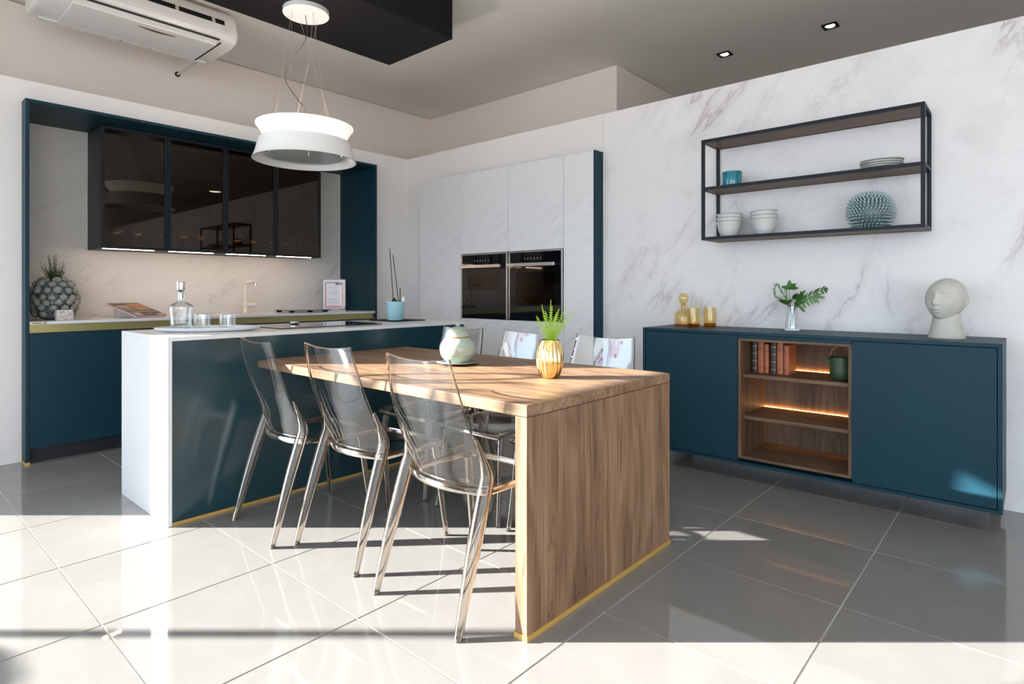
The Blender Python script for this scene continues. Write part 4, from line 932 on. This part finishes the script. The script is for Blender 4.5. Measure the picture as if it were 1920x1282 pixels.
def bowl(x, y, z, tilt, lb):
    pr = catmull([(0.034, 0), (0.046, 0.006), (0.064, 0.04), (0.0735, 0.078), (0.0815, 0.102)], 4)
    mb = MB().lathe(pr + [(0.0780, 0.102)] + [(r - 0.004, zz + 0.003) for r, zz in pr[::-1][1:-1]] + [(0.001, 0.008)], (0, 0, 0), 48)
    for q in range((len(pr) - 2) * 48, (len(pr) - 1) * 48): mb.m[q] = 1
    mb.xf(Matrix.Translation((x, y, z)) @ Matrix.Rotation(R(tilt), 4, 'Y'))
    tag(obj('bowl', mb, ['ceram', 'lip'], smooth=50), lb, 'bowl', 'bowls stacked on the wall shelf')
for k, n in enumerate(('bottom', 'middle', 'top')):
    bowl(-1.488 + 0.002 * k, 3.815, z1_ + 0.024 * k, 0.6 * k, 'off-white bowl, %s of the stack by the shelf end post' % n)
for k, n in enumerate(('bottom', 'middle', 'top')):
    bowl(-1.265, 3.815, z1_ + (0, 0.022, 0.047)[k], (0, -1, -3)[k], 'off-white bowl, %s of the stack with a tilted rim' % n)
kx, ky = -0.687, 3.815
t = thing('spiky_vase', 'round grey-green ceramic vase covered in small spikes', 'vase', (kx, ky, z1_))
pr = catmull([(0.05, 0.0), (0.075, 0.012), (0.104, 0.06), (0.107, 0.105), (0.092, 0.155), (0.055, 0.187), (0.03, 0.188)], 5)
obj('body', MB().lathe(pr, (kx, ky, z1_), 48), 'spiky', t, smooth=60)
sk = MB()
for ri in range(17):
    f_ = (ri + 0.6) / 17.6; i = f_ * (len(pr) - 1); a_, b_ = pr[int(i)], pr[min(len(pr) - 1, int(i) + 1)]; q = i - int(i)
    r, z = a_[0] + (b_[0] - a_[0]) * q, a_[1] + (b_[1] - a_[1]) * q
    n_ = max(10, int(2 * math.pi * r / 0.0180)); nv = Vector((b_[1] - a_[1], 0, -(b_[0] - a_[0])))
    nv = nv.normalized() if nv.length > 1e-6 else Vector((1, 0, 0))
    for k in range(n_):
        an = 2 * math.pi * (k + 0.5 * (ri % 2)) / n_; ca, sa = math.cos(an), math.sin(an)
        p0 = Vector((kx + r * ca, ky + r * sa, z1_ + z)); d_ = Vector((nv.x * ca, nv.x * sa, nv.z + 0.45)).normalized(); tg_ = Vector((-sa, ca, 0)); bt = d_.cross(tg_)
        tip = p0 + d_ * 0.0165; s1 = 0.0056
        sk.add([p0 + tg_ * s1, p0 + bt * s1, p0 - tg_ * s1, p0 - bt * s1, tip + tg_ * .0028, tip + bt * .0028, tip - tg_ * .0028, tip - bt * .0028], [(0, 1, 5, 4), (1, 2, 6, 5), (2, 3, 7, 6), (3, 0, 4, 7), (4, 5, 6, 7)])
o = obj('spikes', sk, 'spike', t); o['kind'] = 'stuff'

# ------------------------------------------------------------------ dining table
DX0, DX1, DY0, DY1, DZ = -3.084, -1.217, 1.446, 2.436, 0.76
t = thing('dining_table', 'oak dining table with a full-width panel leg joined to the island', 'table', ((DX0 + DX1) / 2, (DY0 + DY1) / 2, 0))
obj('table_top', B(DX0, DX1, DY0, DY1, 0.7215, DZ), 'wood_x', t, bevel=0.0012)
obj('end_panel', B(DX1 - 0.05, DX1, DY0, DY1, 0.018, 0.719), 'wood_z', t, bevel=0.0012)
obj('shadow_gap', B(DX1 - 0.047, DX1 - 0.004, DY0 + 0.004, DY1 - 0.004, 0.7188, 0.7218), 'seam', t)
o = obj('foot_trim', B(DX1 - 0.053, DX1 + 0.003, DY0 - 0.003, DY1 + 0.003, 0, 0.018), 'gold', t); o['label'] = 'gold strip along the floor'

# lidded jar on its saucer
jx, jy = -2.155, 2.025
zc = DZ + 0.0002
t = thing('saucer', 'green-glazed saucer with brown rim under the lidded jar', 'saucer', (jx, jy, zc))
obj('dish', MB().lathe([(0.055, 0), (0.062, 0.002), (0.104, 0.012)], (jx, jy, zc), 48, cap=(True, False)), 'rim_brown', t, smooth=50)
obj('glazed_top', MB().lathe([(0.104, 0.012), (0.105, 0.0145), (0.102, 0.015), (0.06, 0.007), (0.001, 0.007)], (jx, jy, zc), 48, cap=(False, False)), 'glaze', t, smooth=50)
z0 = zc + 0.0075
t = thing('lidded_jar', 'round celadon ceramic jar with domed lid on the dining table', 'jar', (jx, jy, z0))
pr = catmull([(0.046, 0), (0.056, 0.004), (0.082, 0.035), (0.0895, 0.068), (0.083, 0.100), (0.064, 0.122), (0.060, 0.127)], 5)
obj('body', MB().lathe(pr, (jx, jy, z0), 56), 'glaze', t, smooth=60)
ld = obj('lid', MB().lathe(catmull([(0.059, 0.1285), (0.0595, 0.134), (0.055, 0.152), (0.040, 0.172), (0.018, 0.181), (0.001, 0.183)], 5), (jx, jy, z0), 48), 'glaze', t, smooth=60)
obj('rim', MB().lathe([(0.0585, 0.1275), (0.0610, 0.1285), (0.0610, 0.132), (0.0590, 0.1335)], (jx, jy, z0), 48), 'rim_brown', ld, smooth=50)
obj('knob', MB().ball((jx, jy, z0 + 0.190), (0.0125, 0.0125, 0.010), 16, 10), 'glaze', ld, smooth=80)

# gold vase with fern
fx, fy = -1.535, 1.975
t = thing('gold_vase', 'shiny gold fluted vase on the dining table', 'vase', (fx, fy, zc))
def flute(a, z): return 0.97 + 0.08 * abs(math.cos(8 * a)) ** 0.6 * math.sin(math.pi * min(1, max(0, z / 0.16)))
pr = catmull([(0.032, 0), (0.040, 0.004), (0.052, 0.035), (0.0565, 0.075), (0.054, 0.115), (0.046, 0.150), (0.044, 0.160)], 6)
obj('body', MB().lathe(pr + [(0.041, 0.160), (0.044, 0.13), (0.04, 0.10)], (fx, fy, zc), 128, fn=flute, cap=(True, True)), 'goldv', t, smooth=50)
t = thing('fern', 'bright green fern growing out of the gold vase', 'plant', (fx, fy, zc + 0.12))
F0 = Vector((fx, fy, zc + 0.13))
def frond(u, v, h, seed, w0=0.017):
    rnd = random.Random(seed); mb = MB(); n = 19
    tip = rt_ * u + fwv * v + Vector((0, 0, h)); st = (rt_ * u + fwv * v) * 0.18
    pts = []
    for i in range(n + 1):
        f_ = i / n; pts.append(F0 + st * (1 - (1 - f_) ** 2) + (tip - st) * f_ * (0.55 + 0.45 * f_) + Vector((0, 0, h * 0.45 * f_ * (1 - f_))))
    mb.tube(pts[::2], 0.0011, 4)
    nrm = Vector((rnd.uniform(-.35, .35), -1, rnd.uniform(-.2, .3))).normalized()
    for i in range(3, n):
        f_ = i / n; d = (pts[i] - pts[i - 1]).normalized(); s_ = d.cross(nrm).normalized()
        L = w0 * (math.sin(math.pi * (0.22 + 0.76 * f_)) ** 0.8) * rnd.uniform(.85, 1.1)
        for sg in (1, -1):
            dd = (s_ * sg + d * 0.35).normalized(); c = pts[i]; nn = nrm * (0.0018 * sg)
            mb.add([c - d * 0.0015, c + dd * L * .55 - d * 0.0019 + nn, c + dd * L + d * 0.001, c + dd * L * .55 + d * 0.0022 + nn, c + d * 0.0015], [(0, 1, 2, 3, 4)])
    obj('frond', mb, 'fern', t)
for i, (u, v, h) in enumerate([(-.060, -.02, .135), (-.036, 0, .185), (-.018, .03, .155), (0.004, -.01, .208), (0.012, .03, .18), (.028, -.03, .155), (.042, .01, .168), (.070, 0, .172), (.080, .03, .14), (.108, -.01, .155), (-.012, -.05, .105), (.045, -.05, .10)]): frond(u, v, h, i)

# ------------------------------------------------------------------ transparent chairs
def make_chair(label):
    t = thing('transparent_chair', label, 'chair', (0, 0, 0), 'transparent dining chairs')
    prof = catmull([(.104, .4465, .205, .055), (.097, .462, .2055, .056), (.080, .53, .206, .048), (.0573, .61, .203, .036), (.0363, .70, .196, .022), (.0141, .80, .184, .014), (-.0014, .87, .174, .0115), (-.005, .886, .171, .011)], 4)
    nv = len(prof) - 1
    def back(u, v):
        y0, z, hw, bl = prof[int(round(v * nv))]; s = 2 * u - 1
        return (s * hw, y0 + bl * s * s, z + (0.014 * s * s * max(0, (v - .75) / .25)))
    bk = obj('backrest', MB().grid(back, 20, nv), ['poly', 'polyr'], t, smooth=80, local=True)
    def seat(u, v):
        s = 2 * u - 1; y = (.104 + .055 * s * s) * (1 - v) + (.515 - .02 * s * s) * v
        z = .4465 - .010 * (1 - s * s) * math.sin(math.pi * v) - max(0, v - .9) * .16
        return (s * (.205 + .004 * math.sin(math.pi * v)), y, z)
    st = obj('seat', MB().grid(seat, 20, 18), ['poly', 'polyr'], t, smooth=80, local=True)
    for o in (bk, st):
        m = o.modifiers.new('thickness', 'SOLIDIFY'); m.thickness = 0.011; m.offset = -1 if o is bk else -1; m.material_offset_rim = 1
    pth = []
    for k in range(13): s = -1 + 2 * k / 12; pth.append((s * .206, .098 + .055 * s * s, .433))
    pth += [(.208, .25, .433), (.206, .40, .433)]
    for k in range(9): s = 1 - 2 * k / 8; pth.append((s * .203, .513 - .02 * s * s, .424))
    pth += [(-.206, .40, .433), (-.208, .25, .433), (-.206, .153, .433)]
    obj('seat_apron', MB().tube(pth, 0.0125, 8, squash=(0.45, 1.0)), 'polyr', t, smooth=50, local=True)
    for sx in (-1, 1):
        lg = catmull([(sx * .197, .108, .625, .006), (sx * .202, .132, .56, .014), (sx * .209, .148, .495, .026), (sx * .212, .130, .43, .029), (sx * .216, .078, .27, .0265), (sx * .222, .004, .02, .0155), (sx * .222, .0, .006, .0135)], 4)
        l = obj('leg', MB().tube([p[:3] for p in lg], [p[3] for p in lg], 10, squash=(0.88, 1.0)), 'polyr', t, smooth=50, local=True)
        obj('foot_cap', MB().lathe([(.0115, 0), (.0125, .002), (.0125, .010)], (sx * .222, .001, 0), 14), 'clear', l, smooth=40, local=True)
        lg = catmull([(sx * .188, .44, .432, .024), (sx * .192, .455, .38, .021), (sx * .202, .475, .2, .016), (sx * .212, .498, .02, .012), (sx * .212, .50, .006, .0115)], 4)
        l = obj('leg', MB().tube([p[:3] for p in lg], [p[3] for p in lg], 10, squash=(0.85, 1.0)), 'polyr', t, smooth=50, local=True)
        obj('foot_cap', MB().lathe([(.0105, 0), (.0115, .002), (.0115, .010)], (sx * .212, .50, 0), 14), 'clear', l, smooth=40, local=True)
    return t
ch = make_chair('transparent chair on the near side of the table, closest to the island')
ch.location = (-2.722, 1.252, 0); ch.rotation_euler = (0, 0, R(-4))
dup(ch, (-2.232, 1.330, 0), R(1), 'transparent chair in the middle of the near side of the table')
dup(ch, (-1.612, 1.306, 0), R(0), 'transparent chair on the near side beside the oak end panel')
dup(ch, (-2.665, 2.560, 0), R(180), 'transparent chair across the table behind the celadon jar')
dup(ch, (-2.135, 2.555, 0), R(181), 'transparent chair across the table between jar and gold vase')
dup(ch, (-1.625, 2.555, 0), R(179), 'transparent chair across the table nearest the sideboard')
